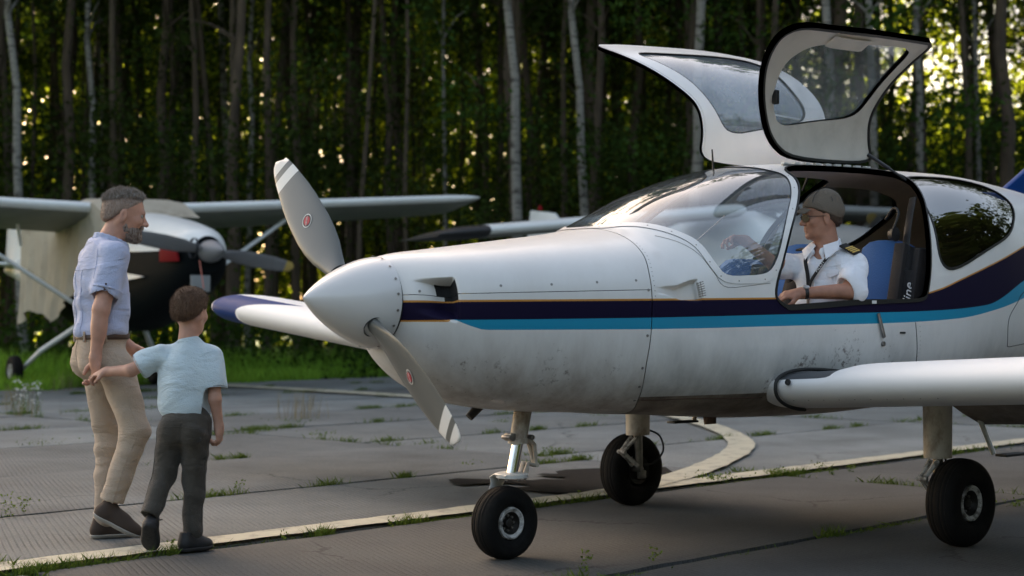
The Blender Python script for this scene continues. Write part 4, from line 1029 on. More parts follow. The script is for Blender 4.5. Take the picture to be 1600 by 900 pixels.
def strands(o, fr, n, L_, seed, down=1):
    """short hairs standing on a hair mesh, joined into it"""
    me = o.data; r_ = np.random.default_rng(seed); nv = len(me.vertices); V = np.empty(nv * 3, np.float32); me.vertices.foreach_get('co', V); V = V.reshape(-1, 3)
    N = np.empty(nv * 3, np.float32); me.vertices.foreach_get('normal', N); N = N.reshape(-1, 3); i = r_.integers(0, nv, n); p = V[i] + r_.normal(size=(n, 3)) * .0015; nn = N[i]
    f, r, u = fr; flow = (-f * .55 - u * .35) if down > 0 else (-u * .8 + f * .2); d = nn * .75 + flow + r_.normal(size=(n, 3)) * .28; d /= np.linalg.norm(d, axis=1, keepdims=True)
    s = np.cross(d, r_.normal(size=(n, 3))); s /= np.linalg.norm(s, axis=1, keepdims=True); s *= .0008; L2 = L_ * (.5 + .8 * r_.random((n, 1)))
    W = np.stack([p - s - nn * .002, p + s - nn * .002, p + d * L2], 1).reshape(-1, 3); F = np.empty(len(me.polygons) * 4, np.int32)
    me.polygons.foreach_get('vertices', F) if len(me.loops) == len(me.polygons) * 4 else None
    F4 = F.reshape(-1, 4).tolist(); F3 = (np.arange(3 * n).reshape(n, 3) + nv).tolist()
    o.data = mesh_np(me.name, np.concatenate([V, W]), F4 + F3, list(me.materials)); return o
def seamline(sd, pts, parent, m, r=.0016, name='seam', off=.0004, k=4):
    P = np.array(catmull([np.array(p, float) for p in pts], k)); e = 2e-3
    for _ in range(8):
        d = sd(P); G = np.stack([sd(P + np.eye(3)[i] * e) - sd(P - np.eye(3)[i] * e) for i in range(3)], 1); G /= np.maximum(np.linalg.norm(G, axis=1, keepdims=True), 1e-9); P = P - G * (d - off)[:, None] * .8
    MB().tube([tuple(p) for p in P], r, 5).build(name, m, parent)
def skinmat(name, col, dark):
    m = mat(name, col, .5, var=.14, vscale=26, bump=.12, bscale=260, spec=.35); b = m.node_tree.nodes['Principled BSDF']
    b.inputs['Subsurface Weight'].default_value = .12; b.inputs['Subsurface Radius'].default_value = (.012, .005, .003); b.inputs['Subsurface Scale'].default_value = .6
    return m
def clothmat(name, col, sc=160, amt=.5, **k):
    return mat(name, col, .9, bump=amt, bscale=sc, sheen=.15, spec=.2, var=.10, vscale=7, fold=5.0, **k)
def hairmat(name, col, col2):
    m = mat(name, col, .6, dirt=col2, dscale=110, damt=1, dlow=.38, dhigh=.62, stretch=(1, 1, .35), bump=1.0, bscale=240); return m
MS = dict(skin=skinmat('skin_man', (.46, .25, .18), None), skinb=skinmat('skin_boy', (.46, .26, .19), None), skinp=skinmat('skin_pilot', (.40, .20, .135), None),
    shirt=clothmat('light_blue_shirt', (.42, .46, .62)), tee=clothmat('pale_blue_tshirt', (.50, .60, .65)), white=clothmat('white_uniform_shirt', (.80, .81, .86), 200, .3),
    chino=clothmat('beige_trousers', (.42, .33, .25)), jean=clothmat('grey_trousers', (.060, .053, .043), dirt=(.12, .11, .10), dscale=5, damt=.5), greyt=clothmat('dark_trousers', (.05, .05, .055)),
    belt=mat('brown_leather', (.05, .025, .015), .5), shoe=mat('brown_suede', (.05, .033, .024), .85), sole=mat('pale_sole', (.34, .31, .27), .7), bshoe=mat('black_shoe', (.012, .012, .013), .6), bsole=mat('dark_sole', (.03, .028, .027), .8, bump=.6, bscale=60),
    hairg=hairmat('greying_hair', (.20, .155, .12), (.42, .39, .36)), stub=hairmat('cropped_sides', (.24, .16, .12), (.34, .27, .23)), beard=hairmat('greying_beard', (.12, .07, .045), (.36, .31, .28)),
    hairb=hairmat('brown_hair', (.085, .040, .020), (.13, .075, .042)), hairp=hairmat('dark_brown_hair', (.05, .03, .02), (.10, .06, .04)), cap=mat('khaki_cap', (.14, .115, .09), .9, bump=.5, bscale=150), eye=mat('eye', (.34, .30, .27), .2), iris=mat('iris', (.03, .02, .015), .2),
    lens=mat('dark_lens', (.008, .008, .009), .25, spec=.3), gold=mat('gold_braid', (.62, .40, .06), .5), watch=mat('watch_case', (.6, .6, .6), .3, metal=.7))
def frame(f, tilt=0.0):
    """head axes: forward f (xy), right, up; tilt > 0 looks down"""
    f = np.array([f[0], f[1], 0.]); f /= np.linalg.norm(f); up = np.array([0, 0, 1.]); r = np.cross(f, up)
    f2 = f * math.cos(tilt) - up * math.sin(tilt); u2 = up * math.cos(tilt) + f * math.sin(tilt); return f2, r, u2
def head(sd, c, fr, s=1.0, child=False, k=.018):
    f, r, u = fr; A3 = np.array([f, r, u]); P = lambda a, b, z: np.array(c) + (f * a + r * b + u * z) * s
    sd.ell(P(-.012, 0, .036), np.array([.098, .077, .088]) * s, k, A3); sd.ell(P(.028, 0, -.025), np.array([.066, .060, .090]) * s, k * 1.5, A3)
    sd.ell(P(.032, 0, -.080), np.array([.054, .050, .036]) * s, k, A3); sd.ell(P(.074, 0, -.094), np.array([.020, .022, .018]) * s, .014, A3)
    for b in (1, -1):
        sd.ell(P(.062, b * .038, -.018), np.array([.024, .022, .022]) * s, .02, A3); sd.ell(P(.098, b * .031, .010), np.array([.017, .017, .011]) * s, .012, A3, 's')
        sd.ell(P(-.004, b * .079, -.006), np.array([.019, .008, .031]) * s, .008, A3); sd.ell(P(.000, b * .088, -.004), np.array([.009, .006, .016]) * s, .006, A3, 's')
    sd.cap(P(.084, -.026, .028), P(.084, .026, .028), .011 * s, k=.016); 
    sd.cap(P(.089, 0, .010), P(.112, 0, -.024), .008 * s, .012 * s, k=.010)
    for b in (1, -1): sd.ell(P(.100, b * .011, -.028), np.array([.010, .008, .007]) * s, .007, A3); sd.cap(P(.030, b * .030, -.070), P(-.015, b * .055, -.035), .02 * s, .02 * s, k=.02)
    sd.cap(P(.089, -.016, -.051), P(.089, .016, -.051), .0075 * s, k=.008); sd.cap(P(.087, -.013, -.063), P(.087, .013, -.063), .0085 * s, k=.008)
    sd.cap(P(.0985, -.020, -.057), P(.0985, .020, -.057), .0025 * s, k=.003, op='s')
    return P
def hand(sd, wr, d, nrm, s=1.0, curl=.6, thumb=1, spread=.004):
    """wr wrist point, d direction to the fingers, nrm palm normal (curl direction), thumb side +1/-1"""
    d = np.array(d, float); d /= np.linalg.norm(d); nrm = np.array(nrm, float); nrm -= d * (nrm @ d); nrm /= np.linalg.norm(nrm); sdv = np.cross(d, nrm) * thumb; wr = np.array(wr, float)
    A3 = np.array([d, sdv, nrm]); sd.ell(wr + d * .048 * s, np.array([.052, .040, .016]) * s, .015, A3); sd.cap(wr, wr + d * .03 * s, .025 * s, .024 * s, k=.02)
    for i, (L_, off) in enumerate(((.070, .030), (.080, .010), (.074, -.010), (.058, -.029))):
        b = wr + d * (.088 - abs(off - .008) * .25) * s + sdv * off * s; a = 0; p = b; seg = [.45, .32, .23]; rad = [.0092, .0084, .0076]
        for q in range(3):
            a += curl * (1.0 + .12 * i); dd = d * math.cos(a) + nrm * math.sin(a) + sdv * spread * (1.5 - i); n = p + dd * L_ * seg[q] * s; sd.cap(p, n, rad[q] * s, rad[min(2, q + 1)] * s, k=.005); p = n
    b = wr + d * .022 * s + sdv * .028 * s; n = b + (d * .65 + sdv * .6 + nrm * .45) * .040 * s; sd.cap(b, n, .0135 * s, .011 * s, k=.012); m_ = n + (d * .85 + sdv * .05 + nrm * .5) * .034 * s; sd.cap(n, m_, .0108 * s, .009 * s, k=.006)
def hairshell(c, fr, s, grow, hl, noise_, seed, top=None, extra=0.0):
    f, r, u = fr; A3 = np.array([f, r, u]); P = lambda a, b, z: np.array(c) + (f * a + r * b + u * z) * s
    sd = Sdf(); sd.ell(P(-.012, 0, .036), np.array([.098 + grow, .077 + grow * .9, .088 + grow]) * s, .01, A3); sd.ell(P(-.035, 0, -.015), np.array([.070 + grow * .6, .060 + grow * .6, .055]) * s, .03, A3)
    if extra: sd.ell(P(.035, 0, .085), np.array([.055, .055, .030 + extra]) * s, .03, A3)
    sd.disp(lambda Q: -noise_ * (_noise(Q @ np.diag([1, 1, .45]), 420, seed) + .8 * _noise(Q, 170, seed + 1)))
    # hairline: keep u > a*(f-f0)+u0
    (a, f0, u0) = hl; n = (f * a - u); n0 = np.linalg.norm(n); sd.plane(n / n0, (n @ np.array(c)) / n0 + (a * f0 - u0) * s / n0, .022)
    if top: sd.plane(-u, -(u @ np.array(c)) - top * s, .01)
    return sd, P
def eyes(P, s, t, m1, m2):
    for b in (1, -1):
        o = MB(); o.lathe(P(.079, b * .031, .010), (0, 0, 1), [(-.0108 * s * math.cos(a), .0108 * s * math.sin(a)) for a in np.linspace(0.01, 3.13, 9)], 12); e = o.build('eye', m1, t)
        q = MB(); c_ = Vector(P(.0885, b * .031, .010)); d_ = Vector(P(.1, b * .031, .010)) - c_; q.lathe(c_, d_, [(0, .0068 * s), (.0022, .003 * s), (.0026, .0001)], 10); q.build('iris', m2, e)
def creases(amt, seed, zdir=(0, 0, 1), freq=34, warp=2.2):
    z = np.array(zdir, float)
    def f(P):
        w_ = _noise(P, 9, seed); g_ = np.sin(P @ z * freq + warp * w_ + 1.8 * _noise(P, 14, seed + 2)); m_ = .5 + .5 * _noise(P, 8, seed + 3)
        return -amt * (np.clip(g_, -.4, 1) * np.clip(m_, 0, 1.3)) - amt * .35 * _noise(P, 38, seed + 5)
    return f
def person(name, loc, label): return empty(name, loc, 0, label, 'person')

# ---------------------------------------------------------------- the grey-haired man (X right, Y away, Z up from his feet)
man = person('person', (-2.032, 7.9, 0), 'grey-haired bearded man in light blue shirt and beige trousers, walking beside the boy')
mF = np.array([.82, .57, 0]); mR = np.array([.57, -.82, 0]); TC = np.array([-.030, 0, 0])
Bm = lambda f, r, z: TC + mF * f + mR * r + np.array([0, 0, z])
A3m = np.array([mF, mR, [0, 0, 1.]])
hf = frame((.965, .26), .20); hc = (.068, .03, 1.643)
b_ = Sdf(); b_.cap(Bm(-.01, 0, 1.43), (.035, .02, 1.58), .070, .061, k=.03); P_m = head(b_, hc, hf, 1.04)
sh_r = Bm(0, .165, 1.430); el_r = np.array([.015, -.205, 1.165]); wr_r = np.array([-.012, -.205, .925])
b_.cap(sh_r, el_r, .050, .041, k=.02); b_.cap(el_r, wr_r, .041, .027, k=.02); b_.ell(el_r * .65 + wr_r * .35, (.036, .044, .075), .02)
hand(b_, wr_r, (.02, .05, -1), (-.6, -.55, .1), 1.0, .55, 1)
sh_l = Bm(0, -.165, 1.430); el_l = np.array([-.13, .25, 1.15]); wr_l = np.array([.03, .33, .97]); b_.cap(sh_l, el_l, .050, .041, k=.02); b_.cap(el_l, wr_l, .041, .027, k=.02); b_.cap(sh_r, sh_l, .05, .05, k=.02)
hand(b_, wr_l, (.6, .2, -.7), (-.3, -.9, .0), 1.0, .5, -1)
b_.cap(Bm(0, 0, 1.05), Bm(0, 0, 1.4), .08, .09, k=.03)
b_.cap((-.062, .125, .16), (-.075, .12, .06), .030, .030); b_.cap((-.062, .125, .16), (-.03, .13, .50), .03, .04, k=.03); b_.cap((-.03, .13, .50), (-.055, .08, .88), .04, .06, k=.03); b_.cap((-.055, .08, .88), Bm(0, 0, 1.02), .06, .06, k=.03); b_.cap((.045, -.11, .24), (.03, -.11, .15), .03, .03); b_.cap((.045, -.11, .24), (.155, -.105, .56), .03, .04, k=.03); b_.cap((.155, -.105, .56), (.055, -.07, .88), .04, .06, k=.03); b_.cap((.055, -.07, .88), Bm(0, 0, 1.02), .06, .06, k=.03)
body_part('body', b_, .0046, MS['skin'], man)
eyes(P_m, 1.04, man, MS['eye'], MS['iris'])
h1, _ = hairshell(hc, hf, 1.04, .0035, (.80, .080, .076), .0010, 3); strands(body_part('cropped_hair', h1, .0045, MS['stub'], man), hf, 6000, .005, 6)
h2, _ = hairshell(hc, hf, 1.04, .0075, (.28, .060, .094), .0045, 5, extra=.008); strands(body_part('hair', h2, .0045, MS['hairg'], man), hf, 12000, .015, 1)
f_, r_h, u_ = hf; A3h = np.array([f_, r_h, u_])
bd = Sdf(); s_ = 1.04
bd.ell(P_m(.034, 0, -.070), np.array([.0625, .0585, .055]) * s_, .02, A3h); bd.ell(P_m(.075, 0, -.098), np.array([.030, .030, .027]) * s_, .02, A3h); bd.cap(P_m(.09, -.02, -.041), P_m(.09, .02, -.041), .0115 * s_, k=.008)
for q in (1, -1): bd.cap(P_m(.012, q * .056, -.06), P_m(.010, q * .067, .0), .014, .010, k=.02)
bd.ell(P_m(.104, 0, -.057), np.array([.018, .017, .006]) * s_, .004, A3h, 's')
bd.disp(lambda Q: -.0018 * _noise(Q, 330, 8)); n_ = u_ - f_ * .18; n_ /= np.linalg.norm(n_); bd.plane(n_, n_ @ P_m(.05, 0, -.030), .02)
n_ = -f_ ; bd.plane(n_, n_ @ P_m(-.004, 0, 0), .02)
strands(body_part('beard', bd, .0045, MS['beard'], man), hf, 3500, .007, 3, -1)
# shirt
s1_ = Sdf()
s1_.ell(Bm(-.01, 0, 1.330), (.120, .180, .160), .06, A3m); s1_.ell(Bm(.0, 0, 1.15), (.125, .163, .17), .08, A3m); s1_.cap(Bm(-.005, -.125, 1.430), Bm(-.005, .125, 1.430), .062, k=.05); s1_.ell(Bm(-.01, 0, 1.06), (.128, .165, .075), .05, A3m)
s1_.cap(Bm(-.02, -.065, 1.475), Bm(-.02, .065, 1.475), .045, k=.05)
sl_e = sh_r + (el_r - sh_r) * .64; s1_.cap(sh_r + np.array([0, 0, .002]), sl_e, .066, .072, k=.045); sl2 = sh_l + (el_l - sh_l) * .64; s1_.cap(sh_l, sl2, .066, .072, k=.045)
s1_.disp(creases(.012, 11, (.35, .2, .9), 30)); s1_.disp(lambda P: -.004 * np.clip(np.sin((P @ mR) * 42 + 2 * _noise(P, 6, 3)), 0, 1) * (P[:, 2] < 1.25))
ax_ = (el_r - sh_r) / np.linalg.norm(el_r - sh_r)
s1_.cap(sl_e + ax_ * .012, sl_e + ax_ * .14, .062, .07, k=.006, op='s')
s1_.plane((0, 0, -1), -1.025, .01)
for q in (-1, 1):
    pass
sho = body_part('shirt', s1_, .0052, MS['shirt'], man)
seamline(s1_, [Bm(-.11, -.15, 1.372), Bm(-.13, -.05, 1.365), Bm(-.13, .05, 1.365), Bm(-.11, .15, 1.372)], sho, MS['shirt'], .0022)
for q in (-.035, .045): seamline(s1_, [Bm(-.13, q, 1.36), Bm(-.13, q, 1.24), Bm(-.13, q * 1.1, 1.12), Bm(-.13, q, 1.04)], sho, MS['shirt'], .0024)
seamline(s1_, [Bm(-.02, .17, 1.30), Bm(-.02, .18, 1.18), Bm(-.01, .17, 1.04)], sho, MS['shirt'], .002)
seamline(s1_, [Bm(-.06, .13, 1.46), Bm(-.10, .155, 1.38), Bm(-.08, .165, 1.31)], sho, MS['shirt'], .0022)
co_ = Sdf(); ring = [np.array([.008, .012, 1.502]) + (mF * math.cos(a) * .078 + mR * math.sin(a) * .079) + np.array([0, 0, -.030 * (math.cos(a) + .3)]) for a in np.linspace(.5, 5.8, 14)]
for a, b in zip(ring[:-1], ring[1:]): co_.cap(a + np.array([0, 0, .024]), b + np.array([0, 0, .024]), .008, k=.006); co_.cap(a + np.array([0, 0, .008]), b + np.array([0, 0, .008]), .010, k=.01); co_.cap(a, b, .012, k=.012)
body_part('collar', co_, .0045, MS['shirt'], man)
cf = Sdf(); q_ = sl_e - ax_ * .008; 
un_ = np.cross(ax_, [0, 1, 0]); un_ /= np.linalg.norm(un_); vn_ = np.cross(ax_, un_)
rg = [q_ + (un_ * math.cos(a) + vn_ * math.sin(a)) * .0715 for a in np.linspace(0, 6.283, 17)]
for a, b in zip(rg[:-1], rg[1:]): cf.cap(a + ax_ * .006, b + ax_ * .006, .0052, k=.006)
body_part('sleeve_cuff', cf, .0042, MS['shirt'], man)
for dz in (0, .028):
    bt = MB(); p = Vector(sl_e - ax_ * (dz + .002) + np.array([.012, -.0785, 0])); bt.lathe(p, (0.1, -1, 0), [(0, .0055), (.002, .005), (.0022, .0001)], 10); bt.build('button', MS['belt'], man)
# belt and trousers
def trou(sd, grow=0.0):
    sd.ell(Bm(-.015, 0, .955), np.array([.122, .152, .115]) + grow, .05, A3m); sd.ell(Bm(-.0, 0, 1.035), np.array([.122, .155, .06]) + grow, .04, A3m); sd.ell(Bm(-.065, .055, .905), np.array([.075, .078, .085]) + grow, .03, A3m); sd.ell(Bm(-.065, -.065, .905), np.array([.075, .078, .085]) + grow, .03, A3m)
tr_ = Sdf(); trou(tr_)
kn_r = np.array([.163, -.105, .560]); an_r = np.array([.050, -.115, .215]); kn_l = np.array([-.030, .13, .500]); an_l = np.array([-.042, .12, .105])
tr_.cap((.055, -.075, .88), kn_r, .092, .069, k=.04); tr_.cap(kn_r, an_r, .069, .058, k=.03); tr_.cap((-.065, .085, .88), kn_l, .093, .067, k=.04); tr_.cap(kn_l, an_l, .066, .057, k=.03)
tr_.disp(lambda P: creases(.0065, 21, (.35, .1, .9), 55, 3.4)(P) * (1.0 - .75 * np.exp(-((P[:, 2] - .80) / .14) ** 2)) * (P[:, 2] < .98))
tr_.plane((0, 0, 1), 1.045, .006)
d_ = (an_r - kn_r) / np.linalg.norm(an_r - kn_r); tr_.cap(an_r + d_ * .055, an_r + d_ * .2, .08, k=.006, op='s'); tr_.plane((0, 0, -1), -.055, .006)
tro = body_part('trousers', tr_, .0056, MS['chino'], man)
seamline(tr_, [Bm(-.14, 0, 1.02), Bm(-.15, 0, .95), Bm(-.14, .0, .87)], tro, MS['chino'], .002)
seamline(tr_, [(.09, -.19, .98), (.12, -.19, .80), (.19, -.19, .58), (.12, -.19, .38), (.07, -.19, .20)], tro, MS['chino'], .0022)
seamline(tr_, [Bm(-.13, -.13, .975), Bm(-.15, -.05, .985), Bm(-.15, .05, .985), Bm(-.12, .14, .97)], tro, MS['chino'], .002)
bl_ = Sdf(); trou(bl_, .006); bl_.plane((0, 0, 1), 1.050, .004); bl_.plane((0, 0, -1), -1.016, .004); body_part('belt', bl_, .005, MS['belt'], man)
for (a_, r_) in ((-.119, -.045), (-.112, .075), (-.03, .153)):
    p = Bm(a_ - .010, r_, 1.03); lp = MB(); lp.box(p, (.012, .012, .052)); lp.build('belt_loop', MS['chino'], tro, bevel=.003)
for q in (-.068, .07):
    pk = MB(); cx = Bm(-.142, q, .93); px_ = Vector(mR); pz = Vector((0, 0, 1)); n0 = -Vector(mF)
    pts = [(-.055, .045), (.055, .045), (.058, -.05), (0, -.075), (-.058, -.05), (-.055, .045)]
    pk.tube([Vector(cx) + px_ * a * .9 + pz * b + Vector(mF) * (.012 + abs(a) * .35 + max(0, b) * .25) for a, b in pts], .0022, 5); pk.build('pocket_seam', MS['chino'], tro)
def shoe(heel, toe, up, w_, m1, m2, parent, ank=None, h=.0045, sc=1.0, lace=False):
    heel = np.array(heel, float); toe = np.array(toe, float); d = toe - heel; L_ = np.linalg.norm(d); d /= L_; up = np.array(up, float); up -= d * (up @ d); up /= np.linalg.norm(up); sd_ = np.cross(d, up)
    A_ = np.array([d, sd_, up]); P = lambda a, b, c: heel + d * a * L_ + sd_ * b + up * c
    def base(g):
        s = Sdf(); s.ell(P(.16, 0, .030 * sc), (L_ * .19 + g, w_ * .80 + g, .045 * sc + g), .02, A_); s.ell(P(.68, 0, .022 * sc), (L_ * .34 + g, w_ * 1.05 + g, .040 * sc + g), .03, A_); s.ell(P(.42, 0, .035 * sc), (L_ * .3 + g, w_ * .80 + g, .045 * sc + g), .03, A_); return s
    s = base(0); s.cap(P(.16, 0, .04 * sc), P(.18, 0, .085 * sc), w_ * .85, w_ * .80, k=.02); s.cap(P(.3, 0, .06 * sc), P(.55, 0, .045 * sc), w_ * .62, w_ * .6, k=.02); s.plane(-up, -(up @ P(0, 0, .006)), .005); s.plane(up, up @ P(0, 0, .098 * sc), .006)
    o = body_part('shoe', s, h, m1, parent)
    s2 = base(.006); s2.plane(-up, -(up @ P(0, 0, -.008 * sc)), .004); s2.plane(up, up @ P(0, 0, .014 * sc), .004); body_part('sole', s2, h, m2, o)
    if lace:
        lb_ = MB()
        for k in range(4): lb_.tube([P(.34 + .09 * k, -w_ * .4, .088 * sc - .006 * k), P(.38 + .09 * k, 0, .102 * sc - .008 * k), P(.34 + .09 * k, w_ * .4, .088 * sc - .006 * k)], .0028, 6)
        for q in (1, -1): lb_.tube([P(.34, 0, .10 * sc), P(.40, q * .022, .118 * sc), P(.32, q * .040, .112 * sc), P(.34, 0, .10 * sc)], .0024, 6)
        lb_.build('lace', m1, o)
    return o
shoe((-.035, -.135, .150), (.180, -.075, .030), (.45, .0, .9), .046, MS['shoe'], MS['sole'], man)
shoe((-.105, .09, .010), (.105, .20, .010), (0, 0, 1), .046, MS['shoe'], MS['sole'], man)

# ---------------------------------------------------------------- the boy
boy = person('person', (-1.574, 7.55, 0), 'small brown-haired boy in pale blue T-shirt and grey trousers, seen from behind')
bF = np.array([.16, .987, 0]); bR = np.array([.987, -.16, 0]); A3b = np.array([bF, bR, [0, 0, 1.]]); Bb = lambda f, r, z: np.array([.010, 0, 0]) + bF * f + bR * r + np.array([0, 0, z])
hfb = frame((.42, .91), .12); hcb = (.022, .015, 1.150); SB = .92
b_ = Sdf(); b_.cap(Bb(0, 0, .96), (.018, .01, 1.09), .050, .045, k=.025); P_b = head(b_, hcb, hfb, SB)
bsl = np.array([-.115, 0, .945]); bel = np.array([-.265, .02, .870]); bwl = np.array([-.395, .085, .862]); b_.cap(bsl, bel, .038, .031, k=.015); b_.cap(bel, bwl, .031, .022, k=.015); hand(b_, bwl, (-1, .30, -.22), (.25, .3, -.9), .78, .55, 1)
bsr = np.array([.135, 0, .94]); ber = np.array([.150, -.03, .735]); bwr = np.array([.165, .0, .600]); b_.cap(bsr, ber, .037, .030, k=.015); b_.cap(ber, bwr, .030, .021, k=.015); hand(b_, bwr, (.03, .06, -1), (-.75, .2, -.1), .78, .7, 1)
b_.cap(bsl, bsr, .035, k=.02); b_.cap(Bb(0, 0, .6), Bb(0, 0, .95), .06, .06, k=.02)
for (a, m_, b) in (((-.07, 0, .58), (-.095, .015, .37), (-.135, -.09, .22)), ((.05, .0, .58), (.040, .03, .345), (.035, .02, .10))): b_.cap(a, m_, .04, .03, k=.02); b_.cap(m_, b, .03, .025, k=.02); b_.cap(a, (.01, 0, .7), .04, .05, k=.02)
body_part('body', b_, .0046, MS['skinb'], boy); eyes(P_b, SB, boy, MS['eye'], MS['iris'])
hb_, _ = hairshell(hcb, hfb, SB, .011, (.78, .085, .062), .0014, 31, extra=.006); strands(body_part('hair', hb_, .0042, MS['hairb'], boy), hfb, 9000, .010, 2)
t_ = Sdf(); t_.ell(Bb(0, 0, .86), (.095, .142, .12), .05, A3b); t_.ell(Bb(0, 0, .73), (.100, .140, .14), .06, A3b); t_.cap(Bb(0, -.085, .945), Bb(0, .085, .945), .047, k=.04); t_.cap(Bb(0, -.045, .965), Bb(0, .045, .965), .037, k=.03)
t_.cap((.012, -.008, .950), (.017, .0, .990), .062, .054, k=.03); e1 = bsl + (bel - bsl) * .60; t_.cap(bsl, e1, .052, .064, k=.03); e2 = bsr + (ber - bsr) * .68; t_.cap(bsr, e2, .050, .064, k=.03); t_.cap(bsr + np.array([-.02, 0, -.04]), e2 + np.array([-.03, 0, 0]), .05, .05, k=.03)
t_.disp(creases(.012, 41, (.45, .1, .7), 30, 2.6))
for (e, s0, s1) in ((e1, bsl, bel), (e2, bsr, ber)):
    a = (s1 - s0) / np.linalg.norm(s1 - s0); t_.cap(e + a * .035, e + a * .16, .062, .07, k=.006, op='s')
t_.cap((.020, .012, 1.075), (.02, .012, 1.14), .050, .06, k=.008, op='s')
n_ = np.array([-.14, 0, -1.]); n_ /= np.linalg.norm(n_); t_.plane(n_, n_ @ np.array([0, 0, .632]), .008)
teo = body_part('tshirt', t_, .005, MS['tee'], boy)
for (e, s0, s1) in ((e1, bsl, bel), (e2, bsr, ber)):
    a = (s1 - s0) / np.linalg.norm(s1 - s0); u1 = np.cross(a, [0, 1, 0]); u1 /= np.linalg.norm(u1); v1 = np.cross(a, u1)
    seamline(t_, [e + a * .018 + (u1 * math.cos(q) + v1 * math.sin(q)) * .07 for q in np.linspace(0, 6.283, 13)], teo, MS['tee'], .0014)
seamline(t_, [(-.15, -.12, .665), (-.05, -.13, .655), (.06, -.13, .645), (.15, -.10, .635)], teo, MS['tee'], .0014)
seamline(t_, [(.10, -.10, .99), (.115, -.10, .93), (.11, -.10, .87)], teo, MS['tee'], .0014); seamline(t_, [(-.075, -.10, .985), (-.09, -.10, .93), (-.09, -.09, .87)], teo, MS['tee'], .0014)
nk = Sdf(); rg = [np.array([.018, .004, .998]) + (bF * math.cos(a) * .052 + bR * math.sin(a) * .058) + np.array([0, 0, -.012 * math.cos(a)]) for a in np.linspace(0, 6.283, 16)]
for a, b in zip(rg[:-1], rg[1:]): nk.cap(a, b, .0065, k=.005)
body_part('neckband', nk, .004, MS['tee'], boy)
j_ = Sdf(); j_.ell(Bb(-.01, 0, .62), (.095, .122, .10), .04, A3b); j_.ell(Bb(-.05, .05, .575), (.062, .064, .065), .03, A3b); j_.ell(Bb(-.05, -.06, .575), (.062, .064, .065), .03, A3b)
lk = np.array([-.098, .015, .370]); la = np.array([-.140, -.10, .195]); rk = np.array([.040, .03, .345]); ra = np.array([.034, .02, .09])
j_.cap((-.066, 0, .56), lk, .070, .053, k=.03); j_.cap(lk, la, .053, .046, k=.03); j_.cap((.055, 0, .56), rk, .071, .054, k=.03); j_.cap(rk, ra, .054, .047, k=.03)
j_.disp(creases(.0075, 51, (.3, 0, .95), 62, 3.4)); j_.plane((0, 0, -1), -.052, .006)
j_.cap(la + np.array([-.02, -.03, -.045]), la + np.array([-.04, -.06, -.15]), .06, k=.006, op='s')
jo = body_part('trousers', j_, .005, MS['jean'], boy)
seamline(j_, [(-.0, -.13, .63), (-.01, -.14, .57), (-.01, -.12, .51)], jo, MS['jean'], .002); seamline(j_, [(.12, -.05, .60), (.13, -.03, .45), (.12, .0, .30), (.11, .0, .12)], jo, MS['jean'], .002); seamline(j_, [(-.15, -.05, .60), (-.17, -.03, .45), (-.17, -.05, .30), (-.20, -.10, .20)], jo, MS['jean'], .002)
seamline(j_, [(-.11, -.13, .605), (-.0, -.15, .60), (.11, -.12, .605)], jo, MS['jean'], .0018)
for q in (-.062, .058):
    pk = MB(); cx = Vector(Bb(-.108, q, .575)); pts = [(-.040, .035), (.040, .035), (.042, -.035), (0, -.052), (-.042, -.035), (-.040, .035)]
    pk.tube([cx + Vector(bR) * a + Vector((0, 0, b)) + Vector(bF) * (.006 + abs(a) * .3 + max(0, b) * .4 + max(0, -b) * .25) for a, b in pts], .002, 5); pk.build('pocket_seam', MS['greyt'], jo)
shoe((-.135, -.155, .150), (-.150, -.045, .012), (.05, .9, .55), .040, MS['bshoe'], MS['bsole'], boy, sc=.85, lace=True)
shoe((-.010, -.035, .010), (.115, .085, .010), (0, 0, 1), .040, MS['bshoe'], MS['bsole'], boy, sc=.9, lace=True)

# ---------------------------------------------------------------- the pilot in the left-hand seat
pil = person('person', (1.628, 8.24, 0), 'pilot in white shirt with gold epaulettes, khaki cap and sunglasses sitting in the open cabin')
pF = np.array([-.66, -.75, 0]); pF /= np.linalg.norm(pF); pL = np.array([pF[1] * -1, pF[0], 0]) * -1; pL = np.array([-pF[1], pF[0], 0]); 
if pL[0] < 0: pL = -pL
A3p = np.array([pF, pL, [0, 0, 1.]]); Bp = lambda f, l, z: np.array([.035, .02, 0]) + pF * f + pL * l + np.array([0, 0, z])
hfp = frame((-.985, -.12), .06); hcp = (.004, .02, 1.650); SP = .98
b_ = Sdf(); b_.cap(Bp(-.01, 0, 1.46), (.022, .02, 1.60), .066, .057, k=.03); P_p = head(b_, hcp, hfp, SP)
psl = Bp(0, .160, 1.395); pel = np.array([.105, -.215, 1.262]); pwl = np.array([-.150, -.235, 1.250]); b_.cap(psl, pel, .048, .042, k=.02); b_.cap(pel, pwl, .043, .028, k=.02); hand(b_, pwl, (-1, .15, -.12), (-.1, .5, -.8), 1.0, .45, 1)
psr = Bp(0, -.160, 1.395); per = np.array([-.22, .10, 1.40]); pwr = np.array([-.40, .0, 1.53]); b_.cap(psr, per, .047, .040, k=.02); b_.cap(per, pwr, .040, .028, k=.02); hand(b_, pwr, (-.9, -.3, .15), (-.1, -.4, -.8), 1.0, .5, -1)
b_.cap(psl, psr, .045, k=.02); b_.cap(Bp(0, 0, 1.0), Bp(0, 0, 1.42), .08, .09, k=.02)
body_part('body', b_, .0046, MS['skinp'], pil); eyes(P_p, SP, pil, MS['eye'], MS['iris'])
hp_, _ = hairshell(hcp, hfp, SP, .006, (.70, .055, .045), .0018, 61); strands(body_part('hair', hp_, .0045, MS['hairp'], pil), hfp, 5000, .008, 4)
f_, r_h, u_ = hfp; A3h = np.array([f_, r_h, u_])
